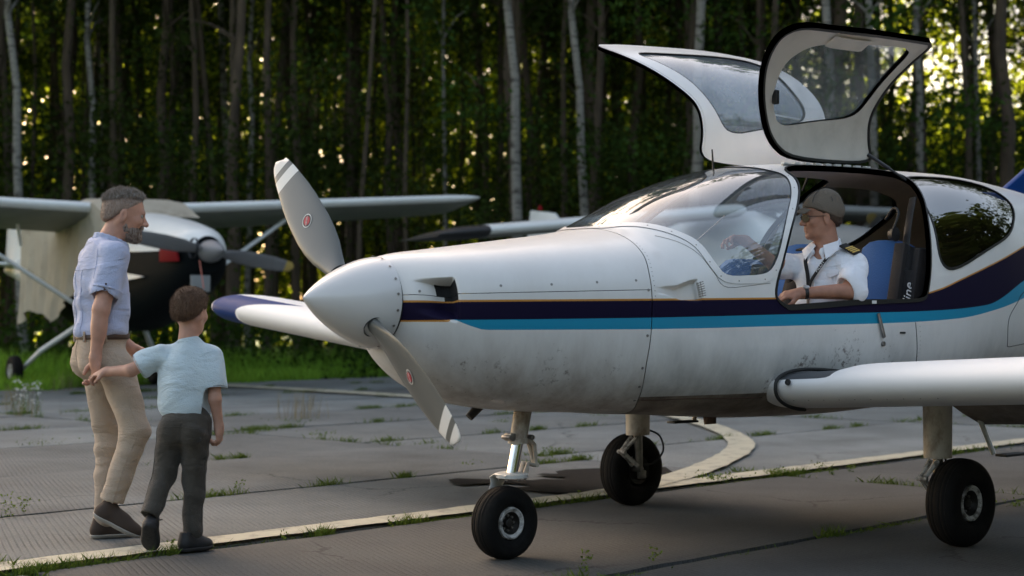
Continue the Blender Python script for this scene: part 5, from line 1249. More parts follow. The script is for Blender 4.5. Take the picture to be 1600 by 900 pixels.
cpd = Sdf(); cpd.ell(P_p(-.014, 0, .046), np.array([.113, .092, .094]), .02, A3h); cpd.ell(P_p(-.03, 0, .10), np.array([.07, .07, .055]), .03, A3h); n_ = -u_ + f_ * .42; n_ /= np.linalg.norm(n_); cpd.plane(n_, n_ @ P_p(.0, 0, .026), .008)
cpd.disp(lambda Q: -.0022 * _noise(Q, 60, 9)); cp_ = body_part('cap', cpd, .0045, MS['cap'], pil)
vz = MB(); rows = []
for i in range(7):
    t = i / 6; row = []
    for j in range(13):
        a = (j / 12 - .5) * 2.1; row.append(P_p(.070 + .035 * math.cos(a) - .01 + t * .062 * math.cos(a) ** .8, math.sin(a) * .078, .062 - t * .020 - .020 * math.sin(a) ** 2))
    rows.append(row)
vz.grid(rows); vz.grid([[p - u_ * .003 for p in r_] for r_ in rows]); vz.build('cap_visor', MS['cap'], cp_)
MB().lathe(Vector(P_p(-.03, 0, .152)), Vector(u_), [(0, .008), (.004, .006), (.005, .0001)], 10).build('cap_button', MS['cap'], cp_)
for k in range(3):
    a = k * math.pi / 3 + .3; MB().tube([P_p(-.016 + .115 * math.cos(a) * math.cos(q), .095 * math.sin(a) * math.cos(q), .048 + .107 * math.sin(q)) for q in np.linspace(.35, math.pi - .35, 16)], .0016, 5).build('cap_seam', MS['greyt'], cp_)
sg = MB()
for b in (1, -1):
    c0 = Vector(P_p(.101, b * .032, .006)); V = [c0 + Vector(r_h) * math.cos(a) * .027 * SP + Vector(u_) * (math.sin(a) * .021 - .003) * SP - Vector(f_) * (.012 * (math.cos(a) * b + 0.2)) for a in np.linspace(0, 6.283, 20, endpoint=False)]
    sg.add(V, [tuple(range(20))])
sgo = sg.build('sunglasses', MS['lens'], pil)
fr_ = MB()
for b in (1, -1): fr_.tube([P_p(.098, b * .056, .012), P_p(.06, b * .074, .010), P_p(.0, b * .083, .008)], .0022, 6)
fr_.tube([P_p(.106, -.010, .012), P_p(.108, 0, .014), P_p(.106, .010, .012)], .0022, 6); fr_.build('glasses_frame', MS['belt'], sgo)
ws = Sdf(); ws.ell(Bp(.0, 0, 1.33), (.125, .178, .15), .05, A3p); ws.ell(Bp(.01, 0, 1.15), (.125, .165, .18), .06, A3p); ws.cap(Bp(0, -.125, 1.400), Bp(0, .125, 1.400), .060, k=.05); ws.cap(Bp(-.01, -.06, 1.465), Bp(-.01, .06, 1.465), .045, k=.05)
e3 = psl + (pel - psl) * .74; ws.cap(psl, e3, .068, .078, k=.045); ws.cap(e3, pel * .55 + e3 * .45 + np.array([.01, 0, -.01]), .074, .070, k=.03); e4 = psr + (per - psr) * .75; ws.cap(psr, e4, .066, .074, k=.045)
ws.disp(creases(.012, 71, (.5, .1, .75), 32, 2.4)); a = (pwl - pel) / np.linalg.norm(pwl - pel); ws.cap(pel + a * .055 + np.array([0, 0, -.005]), pel + a * .22, .075, k=.008, op='s'); a = (pwr - per) / np.linalg.norm(pwr - per); ws.cap(per + a * .04, per + a * .2, .075, k=.008, op='s'); ws.plane((0, 0, -1), -.98, .01)
ws.cap((.02, .02, 1.50), (.012, .02, 1.60), .060, .07, k=.01, op='s')
wso = body_part('shirt', ws, .005, MS['white'], pil)
seamline(ws, [Bp(.16, .0, 1.44), Bp(.16, .0, 1.33), Bp(.16, .0, 1.22), Bp(.16, .0, 1.12)], wso, MS['white'], .003)
seamline(ws, [Bp(.03, .13, 1.47), Bp(.12, .14, 1.40), Bp(.10, .16, 1.33)], wso, MS['white'], .002)
co_ = Sdf(); ring = [np.array([.018, .02, 1.503]) + (pF * math.cos(a) * .078 + pL * math.sin(a) * .078) + np.array([0, 0, -.035 * math.cos(a)]) for a in np.linspace(.35, 5.93, 16)]
for a, b in zip(ring[:-1], ring[1:]): co_.cap(a + np.array([0, 0, .014]), b + np.array([0, 0, .014]), .007, k=.006); co_.cap(a - np.array([0, 0, .006]), b - np.array([0, 0, .006]), .010, k=.012)
for a in (ring[0], ring[-1]): co_.cap(a, a + pF * .018 + np.array([0, 0, -.05]) + pL * (.025 if a is ring[0] else -.025), .012, .006, k=.01)
body_part('collar', co_, .0045, MS['white'], wso)
for q in (1, -1):
    fl_c = MB(); V = [Bp(.020, q * .080, 1.525), Bp(.078, q * .022, 1.500), Bp(.122, q * .062, 1.425), Bp(.068, q * .110, 1.478)]; fl_c.prism(V, Vector(pF * .004 + np.array([0, 0, .005]))); fl_c.build('collar_flap', MS['white'], wso, bevel=.002)
ep = MB(); c0 = Vector(Bp(.030, .150, 1.482)); ax_e = Vector(pL * .88 + np.array([0, 0, -.48])).normalized(); fe = Vector(pF); ne = ax_e.cross(fe).normalized(); ne = ne if ne.z > 0 else -ne; fe = (fe - Vector((0, 0, .30))).normalized(); fe = (fe - ax_e * fe.dot(ax_e)).normalized(); ne = ax_e.cross(fe); ne = ne if ne.z > 0 else -ne
rot = Matrix((ax_e, fe, ne)).transposed(); ep.box(c0, (.100, .060, .012), rot); epo = ep.build('epaulette', M['seatblack'], pil, bevel=.004)
for k in range(4): MB().box(c0 + ax_e * (-.006 + k * .0145) + ne * .0075, (.0075, .0612, .003), rot).build('gold_stripe', MS['gold'], epo)
c1 = Vector(Bp(.012, -.112, 1.490)); MB().box(c1, (.052, .115, .012), Matrix((fe, Vector(pL), Vector((0, 0, 1)))).transposed()).build('epaulette', M['seatblack'], pil, bevel=.004)
ly = [Bp(.060, .070, 1.475), Bp(.118, .060, 1.43), Bp(.140, .015, 1.36), Bp(.145, -.02, 1.30), Bp(.142, -.03, 1.22)]
MB().tube(catmull(ly, 6), .011, 8, flat=(.22, 1), up=tuple(pF)).build('lanyard', M['seatblack'], pil)
ly2 = [Bp(.060, -.070, 1.475), Bp(.118, -.062, 1.43), Bp(.140, -.035, 1.34), Bp(.142, -.03, 1.24)]; MB().tube(catmull(ly2, 6), .011, 8, flat=(.22, 1), up=tuple(pF)).build('lanyard', M['seatblack'], pil)
MB().box(Bp(.148, -.03, 1.21), (.014, .014, .04)).build('lanyard_clip', M['steel'], pil, bevel=.003)
tm = text_mesh('PILOT', .026); tm.materials.append(M['brass']); o = link('lanyard_lettering', tm, pil)
pA = Vector(ly[1]).lerp(Vector(ly[2]), .55) + Vector(pF) * .007; x = (Vector(ly[1]) - Vector(ly[2])).normalized(); z = Vector(pF) + Vector((0, 0, .2)); z = (z - x * x.dot(z)).normalized(); y = z.cross(x)
o.matrix_local = Matrix(((x.x, y.x, z.x, pA.x), (x.y, y.y, z.y, pA.y), (x.z, y.z, z.z, pA.z), (0, 0, 0, 1)))
pkt = MB(); c0 = Vector(Bp(.122, .085, 1.345)); cl_ = Vector(pL); pkt.prism([c0 + cl_ * a + Vector((0, 0, b)) - Vector(pF) * (abs(a + .03) * .25 + max(0, b) * .1) for a, b in ((-.05, .03), (.05, .03), (.05, .008), (0, -.012), (-.05, .008))], Vector(pF) * .006); pkt.build('pocket_flap', MS['white'], wso, bevel=.002)
wd_ = (pwl - pel) / np.linalg.norm(pwl - pel); wc = pwl - wd_ * .022
MB().lathe(Vector(wc), Vector(wd_), [(-.011, .0315), (0, .033), (.011, .0305)], 20).build('watch_strap', M['black'], pil)
MB().lathe(Vector(wc) + Vector((0.0, -.012, .028)), (0.05, -.4, 1), [(0, .018), (.007, .018), (.009, .015), (.009, .0001)], 20).build('watch_face', MS['watch'], pil)
lg = Sdf()
for l in (.07, -.10):
    kp = Bp(0, l, 1.06) + np.array([-.758, -.652, 0]) * .40 + np.array([-.652, .758, 0]) * .06; lg.cap(Bp(0, l, 1.03), kp, .080, .065, k=.03); lg.cap(kp, kp + np.array([-.1, -.09, -.12]), .062, .055, k=.03)
lg.disp(creases(.006, 81, (.5, .5, .5), 40)); body_part('trousers', lg, .007, MS['greyt'], pil)

# ================================================================ wood, grass, weeds
def quads_np(name, cen, size, mats, parent=None, mi=None, aspect=.7, droop=0.0, **props):
    n = len(cen); r_ = rng
    a = r_.normal(size=(n, 3)); a /= np.linalg.norm(a, axis=1, keepdims=True)
    b = r_.normal(size=(n, 3)); b -= a * (a * b).sum(1, keepdims=True); b /= np.linalg.norm(b, axis=1, keepdims=True)
    s = np.broadcast_to(np.asarray(size, float).reshape(-1, 1), (n, 1)) * (.6 + .8 * r_.random((n, 1)))
    a = a * s; b = b * s * aspect
    V = np.stack([cen - a, cen - b * .8, cen + a, cen + b], 1).reshape(-1, 3)
    F = np.arange(4 * n).reshape(n, 4)
    me = mesh_np(name, V, F, mats, mi, smooth=False)
    return me
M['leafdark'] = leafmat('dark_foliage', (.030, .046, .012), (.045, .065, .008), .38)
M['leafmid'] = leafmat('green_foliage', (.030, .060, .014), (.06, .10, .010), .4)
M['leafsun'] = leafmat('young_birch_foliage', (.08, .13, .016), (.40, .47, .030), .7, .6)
M['grass'] = leafmat('grass_green', (.20, .36, .05), (.30, .50, .035), .35, .4)
M['weed'] = leafmat('weed_green', (.10, .15, .03), (.13, .18, .03), .3, .4)
M['straw'] = leafmat('dry_straw', (.30, .25, .15), (.2, .16, .08), .3, .3)
M['petal'] = leafmat('white_petal', (.75, .75, .72), (.4, .4, .38), .3, .1)
def barkmat(name, col, dark, sc, lo, hi):
    return mat(name, col, .85, var=.25, vscale=4, dirt=dark, dscale=sc, damt=.95, dlow=lo, dhigh=hi, stretch=(1, 1, 5), bump=.4, bscale=20)
M['birch'] = barkmat('birch_bark', (.17, .16, .14), (.03, .025, .02), 1.6, .52, .60)
M['bark'] = mat('dark_bark', (.050, .035, .022), .95, var=.4, vscale=6, stretch=(1, 1, .3), bump=.5, bscale=15)
M['barkg'] = mat('grey_bark', (.060, .044, .028), .95, var=.4, vscale=6, stretch=(1, 1, .3), bump=.5, bscale=15)
def trunk_mesh(seed, h, r0, m, branches=7):
    r_ = random.Random(seed); b = MB(); pts = []; x = y = 0
    n = 12
    for i in range(n + 1):
        pts.append((x, y, h * i / n)); x += r_.uniform(-.16, .16); y += r_.uniform(-.16, .16)
    b.tube(pts, [r0 * (1.25 if i == 0 else 1) * (1 - .8 * i / n) for i in range(n + 1)], 9)
    for k in range(branches):
        z = r_.uniform(.42, .85) * h; i = int(z / h * n); p = Vector(pts[i]); a = r_.uniform(0, 6.28); L_ = r_.uniform(.8, 2.0)
        b.tube([p, p + Vector((math.cos(a) * L_ * .5, math.sin(a) * L_ * .5, L_ * .35)), p + Vector((math.cos(a) * L_, math.sin(a) * L_, L_ * .5))], [r0 * .28, r0 * .16, r0 * .05], 5)
    o = b.build('trunk', m); me = o.data; bpy.data.objects.remove(o); return me
def crown_mesh(seed, h, rad, m, lo=2.2, dens=1.0):
    r_ = np.random.default_rng(seed); cs = []; sz = []
    nc = int(16 * dens)
    for k in range(nc):
        t = r_.random() ** .9; z = lo + (h - lo) * t; rr = rad * (.35 + .65 * math.sin(math.pi * min(1, .12 + t * .88))) * r_.random() ** .6
        if t < .3: rr = rad * (.3 + .8 * r_.random())
        a = r_.random() * 6.283; n = int((260 if z < 5 else 130 if z < 13 else 60) * (.5 + r_.random()))
        c = np.array([rr * math.cos(a), rr * math.sin(a), z]); sp_ = np.array([.55, .55, .42 if z < 13 else .7]) * (.6 + .7 * r_.random())
        p = c + r_.normal(size=(n, 3)) * sp_; cs.append(p); sz.append(np.full(n, .062 if z < 13 else .26))
    return quads_np('crown', np.concatenate(cs), np.concatenate(sz), m)
TM = {'birch': [trunk_mesh(k, 19, .14, M['birch'], 5) for k in (1, 2)], 'dark': [trunk_mesh(k, 21, .17, M['bark']) for k in (3, 4, 5)], 'grey': [trunk_mesh(k, 20, .12, M['barkg']) for k in (6, 7)]}
CM = [crown_mesh(11, 20, 2.1, M['leafdark']), crown_mesh(12, 22, 2.4, M['leafdark'], 3.5), crown_mesh(13, 19, 1.9, M['leafdark'], 1.6, 1.1), crown_mesh(14, 21, 2.2, M['leafmid'], 4.5, .9)]
def tree(kind, x, y, sc, crown, label, group=None, lean=(0, 0), thick=1.0):
    t = empty('birch_tree' if kind == 'birch' else 'forest_tree', (x, y, -.1), random.random() * 6.28 if lean == (0, 0) else 0, label, 'tree', group)
    o = link('trunk', random.choice(TM[kind]), t); o.scale = (thick * sc, thick * sc, sc); lr = (random.gauss(0, .028), random.gauss(0, .028)) if lean == (0, 0) else lean; o.rotation_euler = (lr[0], lr[1], 0)
    c = link('crown', CM[crown], t); c.scale = (sc, sc, sc); c.rotation_euler = (lr[0], lr[1], random.random() * 6.28)
    return t
def at(px, y): return (px - 800) / 2449 * y
# the birches that stand out at the edge of the wood
FB_ = [(42, 34, 1.0, (0, -.045), 'slender pale birch nearest the left edge of the picture'),
       (150, 37, .9, (0, -.02), 'mottled birch rising behind the head of the grey-haired man'),
       (388, 40, .8, (0, .01), 'thin birch seen left of the tip of the upper propeller blade'),
       (818, 33, 1.15, (0, -.03), 'spotted birch rising behind the gap between the two parked wings'),
       (928, 34, 1.0, (0, -.05), 'leaning white birch behind the foot of the windscreen'),
       (1076, 33, 1.25, (0, 0), 'stout white birch just in front of the far open door'),
       (1302, 32.5, 1.1, (0, -.005), 'thick pale birch seen through the near open door window'),
       (1378, 34, 1.0, (0, -.05), 'birch leaning beside the rear edge of the near open door'),
       (1443, 35, .95, (0, -.008), 'straight white birch just right of the near open door tip'),
       (1540, 38, .7, (0, -.04), 'thin leaning birch above the rear cabin window')]
for px, y, th, ln, lb in FB_: tree('birch', at(px, y), y, 1.0, 3 if px > 700 else 1, lb, lean=ln, thick=th * .8)
ZONES = ['beyond the left edge', 'just outside the left edge', 'behind the left parked wing', 'behind the walking pair', 'behind the raised propeller blade', 'behind the parked wing tip', 'behind the engine cowling', 'behind the windscreen', 'behind the far open door', 'behind the near open door', 'above the rear window', 'beyond the right edge']
pts_ = []
rr = random.Random(5)
tries = 0
while len(pts_) < 285 and tries < 20000:
    tries += 1; y = 35 + 27 * rr.random() ** 1.15; x = rr.uniform(-.44 * y - 9, .44 * y + 5)
    if all((x - a) ** 2 + (y - b) ** 2 > 1.0 ** 2 for a, b in pts_): pts_.append((x, y))
for x, y in pts_:
    k = rr.random(); px = 800 + x / y * 2449
    kind = 'dark' if k < .58 else ('grey' if k < .86 else 'birch')
    zn = ZONES[min(len(ZONES) - 1, max(0, int((px + 400) / 200)))]
    lb = {'dark': 'dark trunked tree of the wood ' + zn, 'grey': 'slim grey trunked tree of the wood ' + zn, 'birch': 'thin birch of the wood ' + zn}[kind]
    cr = rr.choice([0, 1, 2, 2, 0, 3]) if px < 1150 else rr.choice([1, 1, 3, 0])
    tree(kind, x, y, rr.uniform(.85, 1.15), cr, lb, {'dark': 'dark trees ', 'grey': 'grey trees ', 'birch': 'thin birches '}[kind] + zn, thick=rr.uniform(.4, 1.1))
# outside the picture: added leaf layer that keeps the low sun off the apron
def cloud(n_cl, per, xr, yr, zr, sp_, sz, seed, zpow=1.0, keep=None):
    r_ = np.random.default_rng(seed); P = []
    for k in range(n_cl):
        c = np.array([r_.uniform(*xr), r_.uniform(*yr), zr[0] + (zr[1] - zr[0]) * r_.random() ** zpow])
        if keep is not None and not keep(c, r_): continue
        P.append(c + r_.normal(size=(per, 3)) * np.array(sp_) * (.5 + r_.random()))
    return np.concatenate(P)
P = cloud(900, 60, (-60, 60), (38, 66), (8.5, 27), (1.6, 1.6, 1.0), .4, 21, 1.0, lambda c, r_: c[2] > .21 * c[1] + 2.2 or abs(c[0]) > .36 * c[1] + 3)
link('shade_canopy', quads_np('shade_canopy', P, .34, M['leafdark']), None, kind='stuff')
# shaded understorey inside the wood
P = cloud(620, 80, (-30, 30), (38, 62), (0, 13), (.7, .8, 1.1), .1, 22, 1.1, lambda c, r_: math.sin(c[0] / c[1] * 37) + .8 * math.sin(c[0] / c[1] * 83 + c[2] * .5) + .5 * math.sin(c[2] * 1.3 + c[0] / c[1] * 20) > .35 + .5 * r_.random())
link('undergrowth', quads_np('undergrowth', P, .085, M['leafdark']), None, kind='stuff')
P = cloud(260, 90, (-16, 16), (31.5, 35), (0, 1.5), (.5, .4, .3), .1, 23, 1.3)
link('shrub_layer', quads_np('shrub_layer', P, .06, M['leafmid']), None, kind='stuff')
# sunlit young growth beyond the wood
def keepf(c, r_):
    px = 800 + c[0] / c[1] * 2449
    return not (px > 1230 and c[2] > 11 and r_.random() < .75)
P = cloud(2700, 90, (-38, 38), (75, 79), (0, 21), (1.2, .9, 1.1), .2, 24, .85, keepf)
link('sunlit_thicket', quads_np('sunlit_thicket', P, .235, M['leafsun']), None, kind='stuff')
# wood on the other side of the airfield, behind the photographer (it shows in the windows)
P = np.concatenate([cloud(330, 60, (-60, 60), (-48, -38), (0, 16), (2.0, 1.6, 1.5), .5, 25), cloud(420, 60, (27, 37), (-45, 24), (0, 20), (1.6, 2.0, 1.5), .5, 26)])
link('far_wood', quads_np('far_wood', P, .6, M['leafdark']), None, kind='stuff')

def blades(name, cen, h, w_, m, lean=.35, **props):
    n = len(cen); a = rng.random(n) * 6.283; hh = h * (.45 + .8 * rng.random(n)); d = rng.normal(size=(n, 2)) * lean
    u = np.stack([np.cos(a), np.sin(a), np.zeros(n)], 1) * (w_ / 2)
    top = cen + np.stack([d[:, 0] * hh, d[:, 1] * hh, hh], 1); mid = cen + np.stack([d[:, 0] * hh * .35, d[:, 1] * hh * .35, hh * .55], 1)
    V = np.stack([cen - u, cen + u, mid + u * .8, top, mid - u * .8], 1).reshape(-1, 3); F = np.arange(5 * n).reshape(n, 5)
    return link(name, mesh_np(name, V, F, m, smooth=False), None, kind='stuff', **props)
# meadow at the edge of the apron: everything beyond the slab area
def meadow_pts(n, far, seed, dn=0.0):
    r_ = np.random.default_rng(seed); out = []
    while len(out) < n:
        y = 23 + (far - 23) * r_.random() ** 1.2; x = r_.uniform(-.36 * y - .5, .36 * y + .5); nn = -x * .729 + y * .6845; u = x * .6845 + y * .729
        edge = 23.6 + .5 * math.sin(u * 1.3) + .35 * math.sin(u * 3.1 + 1)
        if nn > edge + dn or u > 34: out.append((x, y, -.09))
    return np.array(out)
blades('meadow_grass', meadow_pts(52000, 40, 31), .30, .016, M['grass'])
blades('tall_grass', meadow_pts(9000, 37, 32, 1.5), .62, .014, M['grass'], .25)
# tufts and moss in the joints
pts2 = []; pts3 = []; r_ = random.Random(77)
def tuft(u, n, k, rad, store):
    for _ in range(k):
        p = un(u + r_.gauss(0, rad), n + r_.gauss(0, .016), -.03); store.append(p)
for (ua, ub, na, nb) in JOINTS:
    c_ = un((ua + ub) / 2, na)
    if c_[1] > 36 or c_[1] < 2 or abs(c_[0]) > c_[1] * .45 + 7: continue
    u = ua
    while u < ub:
        u += r_.expovariate(1 / .36); p = un(u, na)
        q = .5 + .5 * math.sin(u * 1.7 + na * 5) * math.sin(u * .6 + na)
        if r_.random() < q * .9: tuft(u, na, r_.randint(60, 260), r_.uniform(.03, .17), pts2)
    n = na
    while n < nb:
        n += r_.expovariate(1 / .3)
        if r_.random() < .4:
            for _ in range(r_.randint(30, 120)): pts2.append(un(ua + r_.gauss(0, .016), n + r_.gauss(0, .08), -.03))
blades('joint_grass', np.array(pts2), .070, .005, M['weed'], .5)
# moss line hugging the painted line joint and the nearest joint
mo = []
for _ in range(9000):
    u = r_.uniform(0, 11); j = r_.choice([6.33, 6.33, 4.36]); 
    if math.sin(u * 2.1 + j) + math.sin(u * 5.3) * .6 + r_.gauss(0, .5) > .1: mo.append(un(u, j + r_.gauss(0, .018), -.02))
blades('joint_moss', np.array(mo), .026, .006, M['weed'], 1.0)
# leafy weeds at measured places
wd = []
def weed(px, py, h, n=26, spread=.05):
    x, y = gpix(px, py)
    for k in range(n):
        t = r_.random(); wd.append((x + r_.gauss(0, spread) * (.4 + t), y + r_.gauss(0, spread) * (.4 + t), t * h))
for px, py, h, n, s in [(14, 808, .13, 90, .05), (38, 800, .08, 30, .02), (915, 895, .10, 34, .012), (1020, 876, .07, 40, .02), (905, 776, .04, 14, .01), (1280, 740, .09, 40, .02), (1215, 744, .07, 40, .02), (1232, 744, .05, 20, .015), (1120, 752, .06, 160, .09),
        (1300, 742, .04, 30, .02), (1330, 737, .05, 40, .02), (1580, 702, .07, 20, .015), (1590, 790, .04, 60, .05), (460, 660, .05, 90, .12), (500, 680, .04, 60, .10), (445, 846, .06, 14, .012), (612, 824, .06, 18, .012), (500, 838, .04, 14, .012), (368, 764, .05, 12, .015), (378, 760, .05, 10, .01), (334, 773, .04, 10, .01), (270, 857, .05, 12, .01),
        (862, 708, .05, 60, .05), (735, 726, .03, 30, .06), (240, 640, .05, 40, .05), (300, 610, .05, 30, .05), (130, 650, .06, 60, .12), (60, 695, .06, 70, .14), (180, 690, .06, 60, .12), (1075, 690, .03, 12, .03), (660, 620, .10, 14, .02), (590, 622, .10, 14, .02), (785, 660, .04, 60, .08), (940, 650, .03, 40, .10)]:
    weed(px, py, h, n, s)
link('weeds', quads_np('weeds', np.array(wd), .0085, M['weed']), None, kind='stuff')
st = []
for px, py, n in ((465, 655, 34), (485, 652, 14), (475, 640, 10), (20, 640, 30), (35, 650, 16), (95, 610, 20), (110, 604, 14)):
    x, y = gpix(px, py)
    for _ in range(n): st.append((x + r_.gauss(0, .12), y + r_.gauss(0, .1), -.02))
blades('dry_stalks', np.array(st), .34, .006, M['straw'], .14)
fl_ = []; fs_ = []
for _ in range(46):
    x, y = gpix(r_.uniform(18, 66), r_.uniform(640, 650)); h = r_.uniform(.10, .42); fs_.append((x, y, 0))
    for k in range(3): fl_.append((x + r_.gauss(0, .02), y + r_.gauss(0, .02), h))
blades('flower_stems', np.array(fs_), .3, .005, M['weed'], .15)
link('white_flowers', quads_np('white_flowers', np.array(fl_), .012, M['petal'], aspect=1), None, kind='stuff')

# ================================================================ the two high-wing aeroplanes parked behind
M['bgblack'] = mat('gloss_black_green', (.005, .007, .008), .6, spec=.06)
M['bgwhite'] = mat('parked_white', (.70, .71, .69), .4, coat=.2, var=.05, vscale=2)
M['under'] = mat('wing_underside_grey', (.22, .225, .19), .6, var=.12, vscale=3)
M['canvas'] = mat('stained_canvas', (.36, .32, .25), .95, var=.12, vscale=3, dirt=(.10, .08, .05), dscale=1.2, damt=.8, dlow=.56, dhigh=.72, bump=.6, bscale=9)
M['bgprop'] = mat('dull_prop_grey', (.20, .20, .21), .5, var=.1)
M['yellow'] = mat('tip_yellow', (.50, .36, .10), .5)
M['lampred'] = mat('dark_red', (.17, .004, .008), .6, spec=.1)
M['tag'] = mat('grey_tag', (.22, .23, .23), .6)
def highwing(name, loc, head, label, spec):
    ang = math.atan2(-head[1], -head[0])
    t = empty(name, (loc[0], loc[1], 0), ang, label, 'aeroplane')
    # x aft, y starboard (left in the picture), z up
    sec = [(-3.35, .24, 1.82, 2.36, 2.0), (-3.2, .36, 1.68, 2.46, 2.4), (-2.7, .48, 1.46, 2.58, 2.6), (-2.0, .58, 1.24, 2.70, 2.8), (-1.2, .65, 1.06, 2.80, 3.2), (-.35, .68, .95, 3.02, 3.4), (.6, .68, .95, 3.05, 3.4), (1.6, .62, 1.02, 2.95, 3.0), (3.2, .40, 1.35, 2.65, 2.4), (5.0, .22, 1.75, 2.40, 2.0), (6.6, .08, 2.05, 2.25, 2.0)]
    A_ = np.array(sec); fs = [interp(A_[:, 0], A_[:, k]) for k in range(1, 5)]
    xs_ = np.arange(-3.35, 6.61, .12); n = 40; V = []
    for x in xs_:
        w_, zb, zt, e = [float(f(x)) for f in fs]; zc = (zb + zt) / 2; hh = (zt - zb) / 2
        for k in range(n):
            a = 2 * math.pi * k / n; c, s = math.cos(a), math.sin(a)
            V.append((x, w_ * math.copysign(abs(c) ** (2 / e), c), zc + hh * math.copysign(abs(s) ** (2 / e), s)))
    F = []; mi = []
    for i in range(len(xs_) - 1):
        for k in range(n):
            f = (i * n + k, i * n + (k + 1) % n, (i + 1) * n + (k + 1) % n, (i + 1) * n + k); F.append(f)
            z = np.mean([V[q][2] for q in f]); x = V[f[0]][0]
            mi.append(1 if z < spec['line'](x) else 0)
    b = MB(); b.V = V; b.F = F + [tuple(range(n)), tuple((len(xs_) - 1) * n + k for k in range(n))]; b.M = mi + [1, 0]
    fu = b.build('fuselage', [M[spec['top']], M[spec['bottom']]], t)
    for side in (1, -1):
        wv = MB(); rows = []; Ys = [.66, .9, 1.5, 2.5, 3.6, 4.6, 5.4, 5.9, 6.2, 6.5, 6.68, 6.8]
        for Y in Ys:
            k = (Y - .66) / 5.44; tf = 1 if Y < 6.2 else math.sqrt(max(.05, 1 - ((Y - 6.2) / .63) ** 2)); ch = (1.75 - .35 * k) * (.75 + .25 * tf)
            zc = spec['z'] + Y * spec['dih'][0 if side == 1 else 1]
            rows.append([(-.35 + .1 * k + x * ch + (1.75 - ch) * .2, side * Y, zc + z * ch * .8 * tf - x * ch * spec['inc']) for (x, z) in AF])
        nn = len(AF)
        wv.V = [tuple(p) for r_ in rows for p in r_]
        for i in range(len(Ys) - 1):
            for j in range(nn - 1):
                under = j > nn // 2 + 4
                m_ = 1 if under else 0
                if spec.get('tip') and side == 1 and Ys[i] >= 5.9: m_ = 2
                wv.F.append((i * nn + j, i * nn + j + 1, (i + 1) * nn + j + 1, (i + 1) * nn + j)); wv.M.append(m_)
        wv.F.append(tuple((len(Ys) - 1) * nn + j for j in range(nn))); wv.M.append(2 if spec.get('tip') and side == 1 else 0)
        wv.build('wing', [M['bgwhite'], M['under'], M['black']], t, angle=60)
        yo = 3.3; MB().tube([(.15, side * .62, 1.28), (.15, side * yo, spec['z'] - .03 + yo * spec['dih'][0 if side == 1 else 1])], .062, 12, flat=(1, .55), up=(1, 0, 0)).build('wing_strut', M['bgwhite'], t)
        MB().tube([(.75, side * 1.5, spec['z'] - .6), (.75, side * 1.6, spec['z'] + .05)], .03, 8).build('jury_strut', M['bgwhite'], t)
        # trailing-link gear
        lg = MB().tube([(.7, side * .55, 1.05), (1.35, side * .98, .62)], .045, 10); l_ = lg.build('gear_leg', M['bgwhite'], t)
        MB().tube([(1.35, side * .98, .62), (1.92, side * 1.12, .30)], .04, 10).build('gear_link', M['bgwhite'], t)
        tw = MB(); prof = [(.09 * math.sin(a) * abs(math.sin(a)) ** -.25 if abs(math.sin(a)) > 1e-6 else 0, .12 + .15 * (.5 + .5 * math.copysign(abs(math.cos(a)) ** .7, math.cos(a)))) for a in np.linspace(-3.0, 3.0, 24)]
        tw.lathe((1.92, side * 1.24, .27), (0, side, 0), prof, 32); tw.build('tyre', M['tyre'], t)
        rm = MB(); rm.lathe((1.92, side * 1.24, .27), (0, side, 0), [(.05, .13), (.085, .125), (.08, .10), (.03, .085), (.04, .05), (.055, .045), (.055, .001)], 24); rm.build('rim', M['rim'], t)
        tl_ = MB(); tl_.prism([(x, side * y, 2.2) for x, y in ((5.6, .1), (5.8, 1.7), (6.4, 1.7), (6.6, .08))], Vector((0, 0, .06))); tl_.build('tailplane', M['bgwhite'], t, bevel=.02)
    fn = MB(); fn.prism([(x, -.03, z) for x, z in ((4.6, 2.35), (5.7, 3.32), (6.5, 3.42), (6.75, 2.1), (6.0, 2.05))], Vector((0, .06, 0))); f_ = fn.build('tail_fin', M['bgwhite'], t, bevel=.02)
    MB().lathe((6.2, 0, 3.40), (0, 0, 1), [(0, .05), (.06, .045), (.10, .02), (.11, .001)], 14).build('beacon', M['lampred'], f_)
    # windscreen panes
    for side in (1, -1):
        wp = MB(); wp.add([(-1.05, side * .08, 2.80), (-1.1, side * .56, 2.76), (-.45, side * .60, 3.0), (-.42, side * .08, 3.06)], [(0, 1, 2, 3)]); wp.build('windscreen_pane', M['glassdark'], t)
    # propeller
    hb = Vector((-3.45, 0, 2.13)); sx = MB(); sx.lathe(hb, (-1, 0, 0), [(-.12, .16), (0, .165), (.12, .15), (.26, .10), (.38, .04), (.42, .002)], 28); sx.build('spinner', M['bgwhite' if spec.get('tip') else 'bgprop'], t)
    for s_ in (1, -1):
        d = Vector((0, s_ * 1.0, spec['ptilt'] * s_)).normalized(); u = Vector((1, 0, 0)); v = d.cross(u); pb = MB()
        st = [0, .12, .2, .35, .55, .75, .9, .915, .97, 1.0]; cw = [.10, .11, .18, .26, .27, .24, .19, .185, .15, .06]
        V = []
        for q, c_ in zip(st, cw):
            bb = R(62 - 30 * q) * s_ * 0 + R(55 - 25 * q); ca = v * math.cos(bb) * s_ + u * math.sin(bb); nb = d.cross(ca)
            for k in range(14):
                a = 2 * math.pi * k / 14; V.append(hb + d * q * 1.33 + ca * c_ / 2 * math.cos(a) + nb * .02 * (1.4 - q) * math.sin(a))
        for i in range(len(st) - 1): pb.add(V[i * 14:(i + 2) * 14], [(k, (k + 1) % 14, 14 + (k + 1) % 14, 14 + k) for k in range(14)], 1 if st[i] >= .9 else 0)
        pb.add(V[-14:], [tuple(range(14))], 1)
        pb.build('propeller_blade', [M['bgprop'], M['yellow']], t)
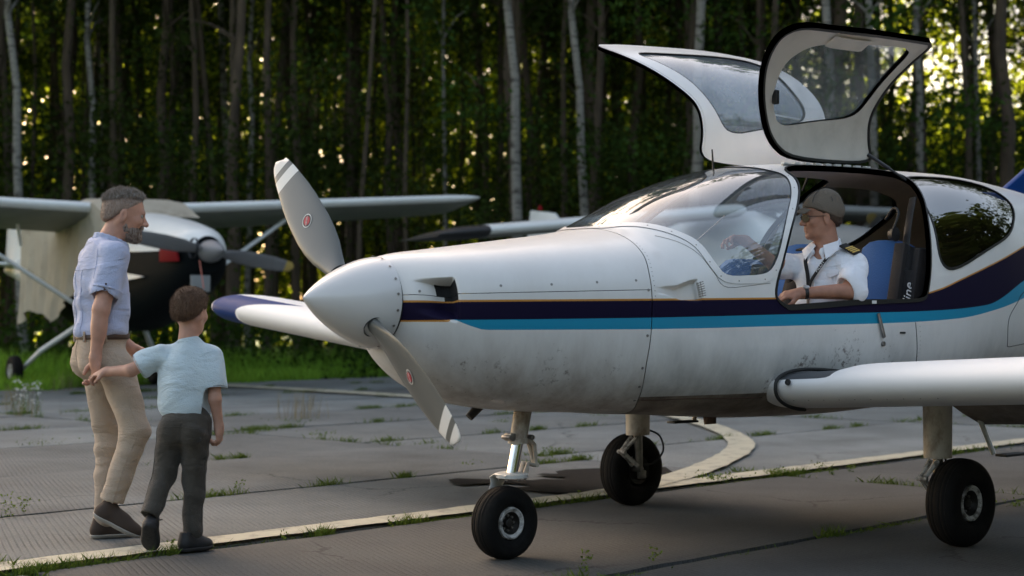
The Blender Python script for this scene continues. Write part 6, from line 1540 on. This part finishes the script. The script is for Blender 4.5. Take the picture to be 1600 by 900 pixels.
    return t, fu, hb
p1_, fu1, hb1 = highwing('parked_aeroplane', (-6.3, 25.6), (.56, -.83), 'black and white high-wing aeroplane under a canvas cover, parked behind the walking man',
    dict(top='bgwhite', bottom='bgblack', line=lambda x: 2.12 if x < -1.6 else (2.12 - (x + 1.6) * .10), z=2.93, dih=(.02, .075), ptilt=.16, inc=.19))
p2_, fu2, hb2 = highwing('parked_aeroplane', (4.3, 27.3), (.6, -.8), 'farther high-wing aeroplane with a dark wing tip, half hidden behind the engine cowling',
    dict(top='bgwhite', bottom='bgwhite', line=lambda x: 0, z=3.08, dih=(-.10, .02), ptilt=.5, tip=1, inc=.05))
# canvas cover over the cabin of the first one
cv = MB(); r_ = random.Random(3); P = []
nx, nz = 46, 26
for i in range(nx + 1):
    x = -1.25 + 4.6 * i / nx; row = []
    hem = 1.25 + .10 * math.sin(x * 3.2) + .04 * math.sin(x * 7 + 1) + .30 * math.exp(-((x - .2) / .5) ** 2) - .02 * x
    for j in range(nz + 1):
        t = j / nz
        if t < .25: yy = -.75 + 1.46 * (t / .25); z = 3.10 + .02 * math.sin(x * 6) - (.0 if abs(yy) < .55 else (abs(yy) - .55) * .3)
        else:
            q = (t - .25) / .75; yy = .72 + .05 * q + (.035 * math.sin(x * 9 + 2 * q) + .03 * math.sin(x * 17 - 3 * q)) * q; z = 3.04 + (hem - 3.04) * q
        if x < -.45: z = min(z, 3.10 - (-.45 - x) * .42 + (0 if t < .25 else -(t - .25) * 1.2)) if t < .25 else z - (-.45 - x) * .42 * (1 - (t - .25) / .75)
        row.append((x, yy, z))
    P.append(row)
cv.grid(P); cv.build('canvas_cover', M['canvas'], p1_)
# red intake blank, strap, ribbon and tag
MB().prism([(-3.28, .40, 1.98), (-2.85, .53, 1.98), (-2.85, .53, 2.22), (-3.2, .43, 2.24)], Vector((0, .03, 0))).build('intake_blank', M['lampred'], p1_, bevel=.03)
MB().lathe(hb1 + Vector((0, .27, .04)), (0, 1, .1), [(-.02, .15), (.02, .15)], 16).build('blade_strap', M['black'], p1_)
MB().tube([hb1 + Vector((-.1, .22, -.14)), hb1 + Vector((-.12, .20, -.30)), hb1 + Vector((-.12, .16, -.55))], .018, 6, flat=(1, .2)).build('ribbon', mat('pink_ribbon', (.45, .16, .14), .8), p1_)
MB().box((-3.42, .15, 1.66), (.02, .30, .24)).build('tag_plate', M['tag'], p1_, bevel=.005)
MB().prism([(-2.35, .58, 1.78), (-1.6, .66, 1.86), (-1.6, .66, 1.72)], Vector((0, .02, 0))).build('white_flash', M['bgwhite'], p1_)
MB().box((2.2, 1.25, .03), (.5, .3, .06)).build('wheel_chock', mat('chock_brown', (.13, .06, .05), .8), p1_)
